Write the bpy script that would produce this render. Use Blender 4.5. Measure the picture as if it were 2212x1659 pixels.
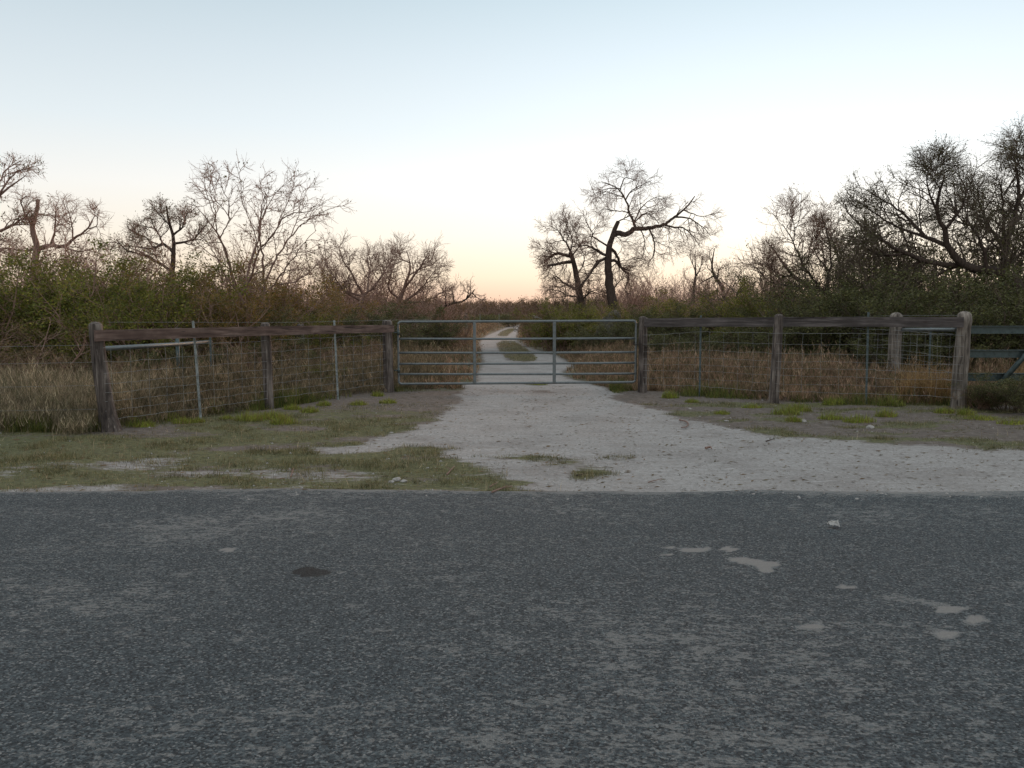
import bpy, math
import numpy as np
PI = math.pi
R_ = math.radians
scn = bpy.context.scene
for o_ in list(bpy.data.objects): bpy.data.objects.remove(o_)

# ------------------------------------------------------------------ camera
EYE = 1.61; PITCH = R_(4.87); FV = 1849.0      # focal length in units of a 2212 wide picture
cd = bpy.data.cameras.new('camera'); cam = bpy.data.objects.new('camera', cd)
scn.collection.objects.link(cam); scn.camera = cam
cd.sensor_width = 36; cd.lens = 36*FV/2212
cd.clip_start = 0.05; cd.clip_end = 5000
cam.location = (0, 0, EYE); cam.rotation_euler = (PI/2-PITCH, 0, 0)

# ------------------------------------------------------------------ sky
W = bpy.data.worlds.new('World'); scn.world = W; W.use_nodes = True
def build_world():
    nt = W.node_tree; N = nt.nodes; L = nt.links
    bg = N['Background']
    tc = N.new('ShaderNodeTexCoord'); sx = N.new('ShaderNodeSeparateXYZ')
    L.new(tc.outputs['Generated'], sx.inputs[0])
    cr = N.new('ShaderNodeValToRGB'); L.new(sx.outputs['Z'], cr.inputs[0])
    cr.color_ramp.interpolation = 'LINEAR'
    st = [(0.0, (.80,.50,.37)), (.015, (.90,.62,.45)), (.04, (.97,.80,.60)), (.085, (1.0,.92,.79)),
          (.135, (.96,.95,.91)), (.20, (.80,.875,.91)), (.27, (.68,.775,.835)), (.33, (.57,.685,.755)), (.5, (.72,.80,.86)), (1.0, (.84,.90,.95))]
    e = cr.color_ramp.elements
    while len(e) < len(st): e.new(.5)
    for i, (p, c) in enumerate(st): e[i].position = p; e[i].color = (*c, 1)
    # broad after-glow round the point of the horizon where the sun went down
    az = R_(20)
    dp = N.new('ShaderNodeVectorMath'); dp.operation = 'DOT_PRODUCT'
    dp.inputs[1].default_value = (math.sin(az)*math.cos(.08), math.cos(az)*math.cos(.08), math.sin(.08))
    L.new(tc.outputs['Generated'], dp.inputs[0])
    mr = N.new('ShaderNodeMapRange'); mr.inputs['From Min'].default_value = -1; mr.inputs['From Max'].default_value = 1
    L.new(dp.outputs['Value'], mr.inputs['Value'])
    pw = N.new('ShaderNodeMath'); pw.operation = 'POWER'; pw.inputs[1].default_value = 14
    L.new(mr.outputs[0], pw.inputs[0])
    mx = N.new('ShaderNodeMapRange'); L.new(pw.outputs[0], mx.inputs['Value'])
    mx.inputs['To Min'].default_value = .97; mx.inputs['To Max'].default_value = 1.3
    sc = N.new('ShaderNodeVectorMath'); sc.operation = 'SCALE'
    L.new(cr.outputs[0], sc.inputs[0]); L.new(mx.outputs[0], sc.inputs['Scale'])
    L.new(sc.outputs[0], bg.inputs[0]); bg.inputs[1].default_value = 1.0
build_world()
# the last warm light of a sun just gone: weak, wide and almost level
sd = bpy.data.lights.new('sun', 'SUN'); sun = bpy.data.objects.new('sun', sd); scn.collection.objects.link(sun)
sd.energy = 2.6; sd.angle = R_(14); sd.color = (1, .52, .28)
sun.rotation_euler = (R_(90-7), 0, R_(180-24))
scn.view_settings.view_transform = 'Standard'; scn.view_settings.look = 'None'
scn.view_settings.exposure = 0; scn.view_settings.gamma = 1; scn.view_settings.use_curve_mapping = False
try:
    scn.cycles.max_bounces = 6; scn.cycles.transparent_max_bounces = 8
except Exception: pass

# ------------------------------------------------------------------ helpers
rng = np.random.default_rng(7)
cp, sp = math.cos(PITCH), math.sin(PITCH)
def proj(x, y, z=0.0):
    d = y*cp + (EYE-z)*sp
    u = y*sp - (EYE-z)*cp
    return 1106+FV*x/d, 829.5-FV*u/d, d
def G(vx, vy):                       # picture point -> level ground
    a = PITCH + math.atan((vy-829.5)/FV)
    y = EYE/math.tan(a); d = y*cp+EYE*sp
    return np.array([(vx-1106)*d/FV, y, 0.0])
def P(vx, vy, D):                    # picture point -> the upright plane y = D
    dy = -(vy-829.5)/FV
    # ray = f + dy*u + dx*r
    ry = cp + dy*sp; rz = -sp + dy*cp
    t = D/ry
    return np.array([(vx-1106)/FV*t, D, EYE+rz*t])
_tab = np.random.default_rng(3).random((256, 256))
def vn(x, y, s=0):
    x = np.asarray(x, float)+s*17.31; y = np.asarray(y, float)+s*9.7
    ix = np.floor(x).astype(int); iy = np.floor(y).astype(int); fx = x-ix; fy = y-iy
    fx = fx*fx*(3-2*fx); fy = fy*fy*(3-2*fy)
    a = _tab[ix & 255, iy & 255]; b = _tab[(ix+1) & 255, iy & 255]
    c = _tab[ix & 255, (iy+1) & 255]; d = _tab[(ix+1) & 255, (iy+1) & 255]
    return (a*(1-fx)+b*fx)*(1-fy)+(c*(1-fx)+d*fx)*fy
def fbm(x, y, s=0, o=4):
    r = 0; a = .5; t = 0
    for k in range(o): r = r+a*vn(x*2**k, y*2**k, s+k*3); t += a; a *= .5
    return r/t
def sstep(a, b, x):
    t = np.clip((x-a)/(b-a), 0, 1); return t*t*(3-2*t)
def inpoly(x, y, poly):
    r = np.zeros(np.shape(x), bool); n = len(poly)
    for i in range(n):
        x0, y0 = poly[i]; x1, y1 = poly[(i+1) % n]
        if y0 == y1: continue
        c = ((y0 > y) != (y1 > y)) & (x < (x1-x0)*(y-y0)/(y1-y0)+x0)
        r ^= c
    return r

class Geo:
    def __init__(s): s.V = []; s.F = {3: [], 4: []}; s.M = {3: [], 4: []}; s.n = 0; s.T = []
    def add(s, V, F, m=0, tone=None):
        V = np.asarray(V, float).reshape(-1, 3); F = np.asarray(F, int)
        if len(F) == 0: return
        k = F.shape[1]; s.V.append(V); s.F[k].append(F+s.n); s.M[k].append(np.full(len(F), m)); s.n += len(V)
        s.T.append(np.zeros(len(V)) if tone is None else np.broadcast_to(tone, (len(V),)))
    def mesh(s, name, mats, smooth=False, off=None):
        me = bpy.data.meshes.new(name); V = np.concatenate(s.V)
        if off is not None: V = V-np.asarray(off)
        me.vertices.add(len(V)); me.vertices.foreach_set('co', V.astype('f').ravel())
        f4 = np.concatenate(s.F[4]) if s.F[4] else np.zeros((0, 4), int)
        f3 = np.concatenate(s.F[3]) if s.F[3] else np.zeros((0, 3), int)
        li = np.concatenate([f4.ravel(), f3.ravel()]).astype('i')
        me.loops.add(len(li)); me.loops.foreach_set('vertex_index', li)
        st = np.concatenate([np.arange(len(f4))*4, len(f4)*4+np.arange(len(f3))*3]).astype('i')
        me.polygons.add(len(st)); me.polygons.foreach_set('loop_start', st)
        mi = np.concatenate(([*s.M[4]] if s.M[4] else [])+([*s.M[3]] if s.M[3] else [])).astype('i')
        for m in mats: me.materials.append(m)
        me.polygons.foreach_set('material_index', mi)
        me.polygons.foreach_set('use_smooth', np.full(len(st), smooth))
        t = np.concatenate(s.T)
        if t.any():
            a = me.attributes.new('tone', 'FLOAT', 'POINT'); a.data.foreach_set('value', t.astype('f'))
        me.update(calc_edges=True); me.validate()
        return me
    def build(s, name, mats, parent=None, smooth=False, loc=None):
        if not isinstance(mats, (list, tuple)): mats = [mats]
        base = loc if loc is not None else (tuple(parent.location) if parent is not None and parent.parent is None else None)
        me = s.mesh(name, mats, smooth, base)
        o = bpy.data.objects.new(name, me); scn.collection.objects.link(o)
        if loc is not None: o.location = loc
        if parent is not None: o.parent = parent
        return o
def empty(name, loc, label, cat, group=None):
    o = bpy.data.objects.new(name, None); scn.collection.objects.link(o); o.location = [float(c) for c in loc]
    o.empty_display_size = .2
    return tag(o, label, cat, group)
def tag(o, label=None, cat=None, group=None, kind=None):
    if label: o['label'] = label
    if cat: o['category'] = cat
    if group: o['group'] = group
    if kind: o['kind'] = kind
    return o
def copy_tree(src, loc, rz=0, s=1.0, label=None, group=None, sz=None):
    r = src.copy(); scn.collection.objects.link(r); r.location = [float(c) for c in loc]; r.rotation_euler = (0, 0, rz)
    r.scale = (s, s, sz if sz else s)
    if label: r['label'] = label
    if group: r['group'] = group
    for ch in list(src.children):
        c = ch.copy(); scn.collection.objects.link(c); c.parent = r
    return r

def tube(Pt, Rd, s=6, ref=None, cap=False):
    """Pt (N,K,3) Rd (N,K) -> verts, quads"""
    Pt = np.asarray(Pt, float); Rd = np.asarray(Rd, float)
    if Pt.ndim == 2: Pt = Pt[None]; Rd = Rd[None]
    N, K, _ = Pt.shape
    T = np.gradient(Pt, axis=1); T /= np.linalg.norm(T, axis=2, keepdims=True)+1e-9
    D = Pt[:, -1]-Pt[:, 0]; D /= np.linalg.norm(D, axis=1, keepdims=True)+1e-9
    r = np.where(np.abs(D[:, 2:3]) > .8, np.array([[1., .13, 0]]), np.array([[.1, .05, 1.]])) if ref is None else np.broadcast_to(ref, D.shape)
    U = np.cross(T, r[:, None, :]); U /= np.linalg.norm(U, axis=2, keepdims=True)+1e-9
    Wv = np.cross(T, U)
    a = np.arange(s)/s*2*PI
    V = Pt[:, :, None, :]+Rd[:, :, None, None]*(np.cos(a)[None, None, :, None]*U[:, :, None, :]+np.sin(a)[None, None, :, None]*Wv[:, :, None, :])
    i = np.arange(N)[:, None, None]*K*s; k = np.arange(K-1)[None, :, None]*s; j = np.arange(s)[None, None, :]; j2 = (j+1) % s
    F = np.stack([i+k+j, i+k+j2, i+k+s+j2, i+k+s+j], -1).reshape(-1, 4)
    return V.reshape(-1, 3), F
def add_tube(g, pts, r, s=8, m=0, caps=True):
    pts = np.asarray(pts, float); rr = np.broadcast_to(r, (len(pts),)).astype(float)
    if caps:
        d0 = pts[0]-pts[1]; d0 /= np.linalg.norm(d0); d1 = pts[-1]-pts[-2]; d1 /= np.linalg.norm(d1)
        pts = np.vstack([pts[0]+d0*1e-4, pts, pts[-1]+d1*1e-4]); rr = np.concatenate([[1e-4], rr, [1e-4]])
    V, F = tube(pts, rr, s); g.add(V, F, m)
def add_box(g, c, sx, sy, sz, rz=0, m=0):
    v = np.array([[a, b, d] for a in (-.5, .5) for b in (-.5, .5) for d in (-.5, .5)])*[sx, sy, sz]
    ca, sa = math.cos(rz), math.sin(rz)
    v = np.stack([v[:, 0]*ca-v[:, 1]*sa, v[:, 0]*sa+v[:, 1]*ca, v[:, 2]], 1)+np.asarray(c)
    g.add(v, [[0, 1, 3, 2], [4, 6, 7, 5], [0, 4, 5, 1], [2, 3, 7, 6], [0, 2, 6, 4], [1, 5, 7, 3]], m)
def bar(g, a, b, w, h, m=0, n=1, sag=0, nz=0):
    """board from a to b, w thick (horizontally across), h high, with n segments"""
    a = np.asarray(a, float); b = np.asarray(b, float); d = b-a; t = d/np.linalg.norm(d)
    s = np.cross(t, [0, 0, 1.]); s /= np.linalg.norm(s); u = np.cross(s, t)
    ks = np.linspace(0, 1, n+1); V = []
    for k in ks:
        c = a+d*k-np.array([0, 0, sag*4*k*(1-k)])
        e = nz*(vn(k*40, 3.3, 5)-.5); e2 = nz*(vn(k*37, 7.3, 9)-.5)
        V += [c-s*w/2+u*(-h/2+e2), c+s*w/2+u*(-h/2+e2), c+s*w/2+u*(h/2+e), c-s*w/2+u*(h/2+e)]
    F = [[0, 3, 2, 1], [4*n, 4*n+1, 4*n+2, 4*n+3]]
    for i in range(n):
        o = 4*i; F += [[o+j, o+(j+1) % 4, o+4+(j+1) % 4, o+4+j] for j in range(4)]
    g.add(V, F, m)

# ------------------------------------------------------------------ materials
def mat(name, rough=.9, trans=0):
    m = bpy.data.materials.new(name); m.use_nodes = True
    b = m.node_tree.nodes['Principled BSDF']; b.inputs['Roughness'].default_value = rough
    b.inputs['Specular IOR Level'].default_value = .25
    return m, m.node_tree.nodes, m.node_tree.links, b
def nd(N, t, **k):
    n = N.new(t)
    for a, v in k.items():
        if isinstance(getattr(n, a, None), bpy.types.bpy_prop_array) or not hasattr(n, a): n.inputs[a].default_value = v
        else: setattr(n, a, v)
    return n
def noise(N, L, scale, detail=4, rough=.6, vec=None, dist=0):
    n = N.new('ShaderNodeTexNoise'); n.inputs['Scale'].default_value = scale; n.inputs['Detail'].default_value = detail
    n.inputs['Roughness'].default_value = rough; n.inputs['Distortion'].default_value = dist
    if vec is not None: L.new(vec, n.inputs['Vector'])
    return n.outputs['Fac']
def ramp(N, L, fac, stops, interp='LINEAR'):
    c = N.new('ShaderNodeValToRGB'); L.new(fac, c.inputs[0]); e = c.color_ramp.elements; c.color_ramp.interpolation = interp
    while len(e) < len(stops): e.new(.5)
    for i, (p, col) in enumerate(stops): e[i].position = p; e[i].color = (*col, 1) if len(col) == 3 else col
    return c.outputs[0]
def mixc(N, L, f, a, b, bt='MIX'):
    n = N.new('ShaderNodeMix'); n.data_type = 'RGBA'; n.blend_type = bt
    for s, v in ((n.inputs[0], f), (n.inputs[6], a), (n.inputs[7], b)):
        if isinstance(v, (int, float)): s.default_value = v
        elif isinstance(v, tuple): s.default_value = (*v, 1) if len(v) == 3 else v
        else: L.new(v, s)
    return n.outputs[2]
def mth(N, L, op, a, b=0, cl=False):
    n = N.new('ShaderNodeMath'); n.operation = op; n.use_clamp = cl
    for s, v in ((n.inputs[0], a), (n.inputs[1], b)):
        if isinstance(v, (int, float)): s.default_value = v
        else: L.new(v, s)
    return n.outputs[0]
def mrange(N, L, v, a, b, c=0, d=1, smooth=True):
    n = N.new('ShaderNodeMapRange'); L.new(v, n.inputs[0])
    if smooth: n.interpolation_type = 'SMOOTHSTEP'
    for i, x in zip((1, 2, 3, 4), (a, b, c, d)): n.inputs[i].default_value = x
    return n.outputs[0]
def bump(N, L, h, b, s=.5, d=.02):
    n = N.new('ShaderNodeBump'); n.inputs['Strength'].default_value = s; n.inputs['Distance'].default_value = d
    L.new(h, n.inputs['Height']); L.new(n.outputs[0], b.inputs['Normal'])
def objco(N): return N.new('ShaderNodeTexCoord').outputs['Object']
def mapv(N, L, v, sc):
    m = N.new('ShaderNodeMapping'); L.new(v, m.inputs[0]); m.inputs['Scale'].default_value = sc; return m.outputs[0]
def islands(N): return N.new('ShaderNodeNewGeometry').outputs['Random Per Island']

def leafmat(name, cols, trans=.35, rough=.7, ns=1.6, lo=.62, hi=1.15):
    m, N, L, b = mat(name, rough)
    c = ramp(N, L, islands(N), [(i/(len(cols)), c) for i, c in enumerate(cols)], 'LINEAR')
    f = noise(N, L, ns, 4, .65, objco(N))
    c = mixc(N, L, mrange(N, L, f, .34, .66), mixc(N, L, 1.0, c, (lo, lo*1.02, lo*.95), 'MULTIPLY'), mixc(N, L, 1.0, c, (hi, hi*.97, hi*.92), 'MULTIPLY'))
    L.new(c, b.inputs['Base Color'])
    t = N.new('ShaderNodeBsdfTranslucent'); L.new(c, t.inputs[0]); mx = N.new('ShaderNodeMixShader'); mx.inputs[0].default_value = trans
    L.new(b.outputs[0], mx.inputs[1]); L.new(t.outputs[0], mx.inputs[2]); L.new(mx.outputs[0], N['Material Output'].inputs[0])
    return m
def barkmat(name, c0, c1, sc=(9, 9, 2.2)):
    m, N, L, b = mat(name, .95)
    v = mapv(N, L, objco(N), sc); f = noise(N, L, 2.5, 6, .7, v)
    L.new(ramp(N, L, f, [(.3, c0), (.7, c1)]), b.inputs['Base Color']); bump(N, L, f, b, .8, .03)
    return m
def woodmat(name, c0, c1, c2, knots=False, axis='Z', ang=0):
    m, N, L, b = mat(name, .9)
    co = objco(N)
    if ang:
        vr = N.new('ShaderNodeVectorRotate'); vr.rotation_type = 'Z_AXIS'; vr.inputs['Angle'].default_value = -ang; L.new(co, vr.inputs['Vector']); co = vr.outputs[0]
    sc = (13, 13, 1.1) if axis == 'Z' else (.9, 13, 13)
    v = mapv(N, L, co, sc); f = noise(N, L, 1.5, 6, .65, v, .3)
    g = noise(N, L, 3.0, 4, .6, co)
    c = ramp(N, L, f, [(.36, c0), (.5, c1), (.64, c2)])
    c = mixc(N, L, mrange(N, L, g, .35, .7), c, mixc(N, L, .65, c, c0))
    ck = noise(N, L, 1.9, 5, .6, mapv(N, L, co, (17, 17, .55) if axis == 'Z' else (.5, 15, 15)), .2)
    c = mixc(N, L, mrange(N, L, ck, .40, .34, 0, .85), c, (.018, .014, .012))
    c = mixc(N, L, mrange(N, L, ck, .60, .68, 0, .55), c, mixc(N, L, 1.0, c2, (1.35, 1.32, 1.28), 'MULTIPLY'))
    if knots:
        vo = N.new('ShaderNodeTexVoronoi'); L.new(mapv(N, L, co, (1.7, 6, 7)), vo.inputs[0]); vo.inputs['Scale'].default_value = 1.3
        k = mrange(N, L, vo.outputs['Distance'], .05, .2, .75, 0); c = mixc(N, L, k, c, (.035, .02, .017))
    L.new(c, b.inputs['Base Color']); bump(N, L, f, b, .7, .012)
    return m
M = {}
M['post'] = woodmat('weathered_post_wood', (.035, .028, .025), (.12, .097, .085), (.25, .215, .19))
M['post_light'] = woodmat('pale_post_wood', (.06, .05, .042), (.2, .17, .145), (.34, .30, .26))
M['board_brown'] = woodmat('reddish_brown_board', (.075, .048, .040), (.155, .103, .086), (.235, .168, .142), True, 'X', math.atan2((G(838,845)-G(230,930))[1], (G(838,845)-G(230,930))[0]))
M['board_grey'] = woodmat('dark_grey_board', (.045, .038, .036), (.085, .073, .07), (.15, .13, .125), True, 'X', math.atan2((G(2068,882)-G(1387,848))[1], (G(2068,882)-G(1387,848))[0]))
def metal(name, c0, c1, rough=.5, met=.6):
    m, N, L, b = mat(name, rough); b.inputs['Metallic'].default_value = met
    f = noise(N, L, 14, 5, .7, objco(N)); L.new(ramp(N, L, f, [(.35, c0), (.65, c1)]), b.inputs['Base Color'])
    L.new(mrange(N, L, f, .3, .7, rough-.1, rough+.2), b.inputs['Roughness']); return m
M['galv'] = metal('galvanised_pipe', (.125, .14, .142), (.215, .235, .238))
M['galv_dark'] = metal('dull_green_steel', (.05, .07, .072), (.11, .14, .14), .45)
M['tpost'] = metal('grey_t_post', (.13, .15, .15), (.42, .45, .44), .75, .15)
M['tpost_dark'] = metal('dark_t_post', (.06, .08, .085), (.14, .17, .17), .75, .2)
M['wire'] = metal('fence_wire', (.20, .205, .205), (.36, .365, .36), .7, .3)
M['chain'] = metal('rusty_chain', (.03, .025, .02), (.09, .07, .055), .7, .6)
M['bark'] = barkmat('dark_mesquite_bark', (.028, .020, .017), (.11, .078, .062))
M['bark_pink'] = barkmat('pinkish_brown_bark', (.15, .09, .07), (.30, .20, .16))
M['twig'] = barkmat('fine_twigs', (.18, .11, .085), (.36, .24, .185), (3, 3, 3))
M['twig_dark'] = barkmat('dark_fine_twigs', (.07, .055, .042), (.16, .12, .09), (3, 3, 3))
M['twig_pink'] = barkmat('pinkish_fine_twigs', (.30, .18, .14), (.52, .35, .28), (3, 3, 3))
M['leaf_green'] = leafmat('small_green_leaves', [(.085, .105, .022), (.15, .175, .032), (.21, .225, .042), (.30, .25, .055), (.125, .135, .035)])
M['leaf_dark'] = leafmat('dark_olive_leaves', [(.065, .072, .028), (.11, .118, .042), (.16, .16, .06), (.09, .09, .04)], .25)
M['leaf_yellow'] = leafmat('yellowing_leaves', [(.20, .15, .04), (.28, .18, .05), (.15, .14, .04), (.32, .18, .06), (.12, .12, .035)])
M['leaf_brown'] = leafmat('withered_brown_leaves', [(.13, .082, .042), (.19, .12, .06), (.10, .075, .04), (.23, .145, .075), (.14, .11, .05)])
M['dry'] = leafmat('dry_tan_grass', [(.19, .14, .088), (.28, .21, .135), (.14, .10, .065), (.42, .33, .225), (.10, .095, .05)], .3, ns=3.2, lo=.5, hi=1.35)
M['straw'] = leafmat('pale_straw', [(.32, .25, .17), (.44, .36, .25), (.25, .19, .13), (.60, .50, .36), (.16, .15, .08)], .3, ns=3.0, lo=.45, hi=1.25)
M['red_dry'] = leafmat('reddish_dry_grass', [(.26, .16, .105), (.36, .23, .155), (.18, .12, .08), (.48, .34, .24), (.14, .125, .06)], .3, ns=2.6, lo=.5, hi=1.3)
M['lawn'] = leafmat('short_olive_grass', [(.085, .086, .038), (.12, .118, .05), (.16, .145, .07), (.07, .075, .032), (.26, .215, .125)], .2, ns=5, lo=.55, hi=1.45)
M['weed'] = leafmat('dark_green_weeds', [(.06, .085, .02), (.09, .12, .03), (.13, .16, .035), (.18, .16, .05)], .3, ns=3, lo=.5, hi=1.3)
M['median'] = leafmat('greyish_tan_grass', [(.22, .20, .11), (.30, .27, .16), (.38, .32, .21), (.17, .17, .085)], .2, ns=4, lo=.7, hi=1.2)
M['gold'] = leafmat('golden_dry_grass', [(.30, .17, .07), (.40, .25, .11), (.22, .12, .05), (.46, .33, .17)], .3, ns=4, lo=.7, hi=1.2)
M['tuft'] = leafmat('bright_green_blades', [(.21, .28, .035), (.31, .38, .05), (.40, .42, .09), (.15, .20, .035), (.26, .20, .08)], .35)

def terrain_mat():
    m, N, L, b = mat('terrain', .95)
    geo = N.new('ShaderNodeNewGeometry'); pos = geo.outputs['Position']
    def attr(n):
        a = N.new('ShaderNodeAttribute'); a.attribute_name = n; return a.outputs['Fac']
    cal, grs, road, spot, dark = attr('cal'), attr('grs'), attr('road'), attr('spot'), attr('dark')
    nf = noise(N, L, 9, 6, .7, pos); nl = noise(N, L, .9, 4, .6, pos); nm = noise(N, L, 3.1, 5, .65, pos); nx = noise(N, L, 60, 3, .7, pos)
    # soil
    nb = noise(N, L, 4.5, 9, .72, mapv(N, L, pos, (.75, 1.5, 1)), .4); nb2 = noise(N, L, 6, 9, .74, mapv(N, L, pos, (.9, 1.4, 2)), .3)
    soil = ramp(N, L, nf, [(.25, (.062, .049, .040)), (.5, (.112, .090, .075)), (.72, (.185, .155, .13))])
    vs = N.new('ShaderNodeTexVoronoi'); vs.inputs['Scale'].default_value = 22; L.new(pos, vs.inputs[0])
    st = mth(N, L, 'MULTIPLY', mrange(N, L, vs.outputs['Distance'], .12, .22, 1, 0), mrange(N, L, nm, .5, .62))
    soil = mixc(N, L, st, soil, (.34, .31, .28))
    ng = noise(N, L, 16, 8, .8, mapv(N, L, pos, (.8, 1.5, 1)), .5); grc = ramp(N, L, ng, [(.33, (.040, .036, .022)), (.46, (.075, .075, .034)), (.56, (.12, .118, .05)), (.68, (.21, .18, .105))])
    gm = mrange(N, L, mth(N, L, 'ADD', grs, mth(N, L, 'MULTIPLY', mth(N, L, 'SUBTRACT', nb2, .5), 2.6)), .3, .7)
    c = mixc(N, L, gm, soil, grc)
    # caliche
    cc = ramp(N, L, noise(N, L, 26, 6, .75, pos), [(.3, (.175, .16, .147)), (.5, (.28, .263, .247)), (.7, (.37, .352, .334))])
    cc = mixc(N, L, mrange(N, L, nl, .42, .68), cc, mixc(N, L, 1.0, cc, (.80, .78, .77), 'MULTIPLY'))
    strk = noise(N, L, 3, 5, .7, mapv(N, L, pos, (.5, 2.6, 1)))
    cc = mixc(N, L, mrange(N, L, strk, .54, .70, 0, .7), cc, (.19, .165, .145))
    cc = mixc(N, L, mrange(N, L, strk, .42, .30, 0, .6), cc, (.43, .415, .40))
    v2 = N.new('ShaderNodeTexVoronoi'); v2.inputs['Scale'].default_value = 30; L.new(pos, v2.inputs[0])
    pbl = mrange(N, L, v2.outputs['Distance'], .10, .2, 1, 0)
    sepc = N.new('ShaderNodeSeparateColor'); L.new(v2.outputs['Color'], sepc.inputs[0])
    pm = mth(N, L, 'MULTIPLY', pbl, mrange(N, L, sepc.outputs[0], .7, .75))
    cc = mixc(N, L, pm, cc, mixc(N, L, mrange(N, L, sepc.outputs[1], .45, .55), (.14, .12, .11), (.56, .54, .52)))
    cm = mrange(N, L, mth(N, L, 'ADD', cal, mth(N, L, 'MULTIPLY', mth(N, L, 'SUBTRACT', nb, .5), 2.4)), .22, .78)
    c = mixc(N, L, cm, c, cc)
    c = mixc(N, L, mth(N, L, 'MULTIPLY', dark, .6), c, (.10, .095, .09))
    # chip-seal asphalt: dark stones, gritty, with tan dust lying between them in streaks
    v3 = N.new('ShaderNodeTexVoronoi'); v3.inputs['Scale'].default_value = 105; L.new(pos, v3.inputs[0]); s3 = N.new('ShaderNodeSeparateColor'); L.new(v3.outputs['Color'], s3.inputs[0])
    v4 = N.new('ShaderNodeTexVoronoi'); v4.inputs['Scale'].default_value = 105; v4.feature = 'DISTANCE_TO_EDGE'; L.new(pos, v4.inputs[0])
    ac = ramp(N, L, s3.outputs[0], [(0, (.013, .016, .018)), (.35, (.035, .044, .049)), (.75, (.066, .081, .087)), (.92, (.11, .13, .135)), (.975, (.19, .195, .19))])
    gap = mrange(N, L, v4.outputs['Distance'], .02, .12, 1, 0)
    pst = mapv(N, L, pos, (.8, 1.3, 1))
    d1 = noise(N, L, 8, 8, .84, pst); d2 = noise(N, L, .55, 4, .62, mapv(N, L, pos, (.6, 1.2, 1)), .6); d3 = noise(N, L, 34, 3, .7, mapv(N, L, pos, (.7, 1.3, 1)))
    du = mth(N, L, 'ADD', mth(N, L, 'ADD', mth(N, L, 'MULTIPLY', d1, .9), mth(N, L, 'MULTIPLY', d2, .38)), mth(N, L, 'MULTIPLY', d3, .62))
    du = mrange(N, L, mth(N, L, 'ADD', du, mth(N, L, 'MULTIPLY', spot, .42)), 1.0, 1.11)
    dst = mth(N, L, 'MULTIPLY', du, mth(N, L, 'ADD', .55, mth(N, L, 'MULTIPLY', gap, .45)), True)
    ac = mixc(N, L, dst, ac, (.205, .205, .195))
    ac = mixc(N, L, mrange(N, L, mth(N, L, 'ADD', spot, mth(N, L, 'MULTIPLY', mth(N, L, 'SUBTRACT', d1, .5), 1.7)), .5, .66, 0, .8), ac, (.235, .222, .205))
    oil = attr('oil'); ac = mixc(N, L, mrange(N, L, mth(N, L, 'ADD', oil, mth(N, L, 'MULTIPLY', mth(N, L, 'SUBTRACT', d3, .5), .8)), .35, .6, 0, .8), ac, (.008, .0075, .0065))
    rm = mrange(N, L, mth(N, L, 'ADD', road, mth(N, L, 'MULTIPLY', mth(N, L, 'SUBTRACT', d1, .5), 1.7)), .36, .64)
    c = mixc(N, L, rm, c, ac)
    L.new(c, b.inputs['Base Color'])
    h = mth(N, L, 'ADD', mth(N, L, 'MULTIPLY', nf, .8), mth(N, L, 'MULTIPLY', nx, .3))
    hr = mrange(N, L, v4.outputs['Distance'], 0, .25, 0, .35)
    hm = N.new('ShaderNodeMix'); hm.data_type = 'FLOAT'; L.new(rm, hm.inputs[0]); L.new(h, hm.inputs[2]); L.new(hr, hm.inputs[3])
    bump(N, L, hm.outputs[0], b, .7, .02)
    L.new(mrange(N, L, rm, 0, 1, .95, .8), b.inputs['Roughness'])
    return m
M['terrain'] = terrain_mat()

# ------------------------------------------------------------------ ground
DRIVE = [(1000, 826), (1003, 845), (985, 872), (968, 905), (900, 925), (840, 938), (800, 955), (700, 965), (690, 985), (840, 975), (930, 960), (985, 965), (960, 985), (1010, 1005),
         (1080, 1020), (1110, 1068), (2400, 1075), (2400, 975), (2100, 968), (1900, 958), (1790, 948), (1700, 942), (1600, 925), (1520, 905), (1440, 893), (1400, 884), (1340, 862), (1325, 845), (1290, 832), (1240, 818)]
def z5(pts): return [((1550+a/4.148)/1.6492, (1000+b/4.148)/1.6492) for a, b in pts]
TRACK = z5([(560, 1640), (640, 1400), (730, 1200), (715, 1090), (690, 1000), (665, 900), (740, 820), (900, 752), (1060, 690), (1240, 650), (1262, 652), (1235, 700), (1195, 820), (1210, 890), (1290, 940), (1430, 1010), (1600, 1045), (1770, 1095), (1920, 1170), (2050, 1260), (1860, 1350), (2100, 1560), (2200, 1640)])
MEDA = z5([(900, 930), (1000, 885), (1180, 898), (1290, 965), (1430, 1060), (1500, 1130), (1480, 1182), (1300, 1192), (1120, 1180), (1010, 1090), (930, 1010)])
MEDB = z5([(900, 812), (1000, 740), (1100, 706), (1190, 685), (1160, 740), (1090, 790), (1060, 820)])
BLOBS = [(1045, 1042, 85, 30), (940, 1010, 120, 14), (700, 990, 160, 14), (480, 1040, 120, 12), (905, 972, 85, 11), (1150, 992, 95, 5), (1307, 1018, 34, 10), (1335, 985, 58, 5), (1708, 948, 20, 3), (1240, 1000, 45, 4), (960, 1000, 60, 8), (1170, 846, 22, 4), (1155, 828, 26, 4), (1110, 775, 20, 4), (1290, 1030, 18, 5), (2150, 970, 70, 7), (1920, 955, 40, 5), (1085, 1066, 60, 5), (1190, 1005, 20, 3)]
ROAD_EDGE = G(1106, 1063)[1]
def road_edge(x): return ROAD_EDGE+.03+.09*(vn(x*.35, 1, 2)-.5)*2+.10*(vn(x*2.2, 2, 4)-.5)+.05*(vn(x*7, 2, 4)-.5)
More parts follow.
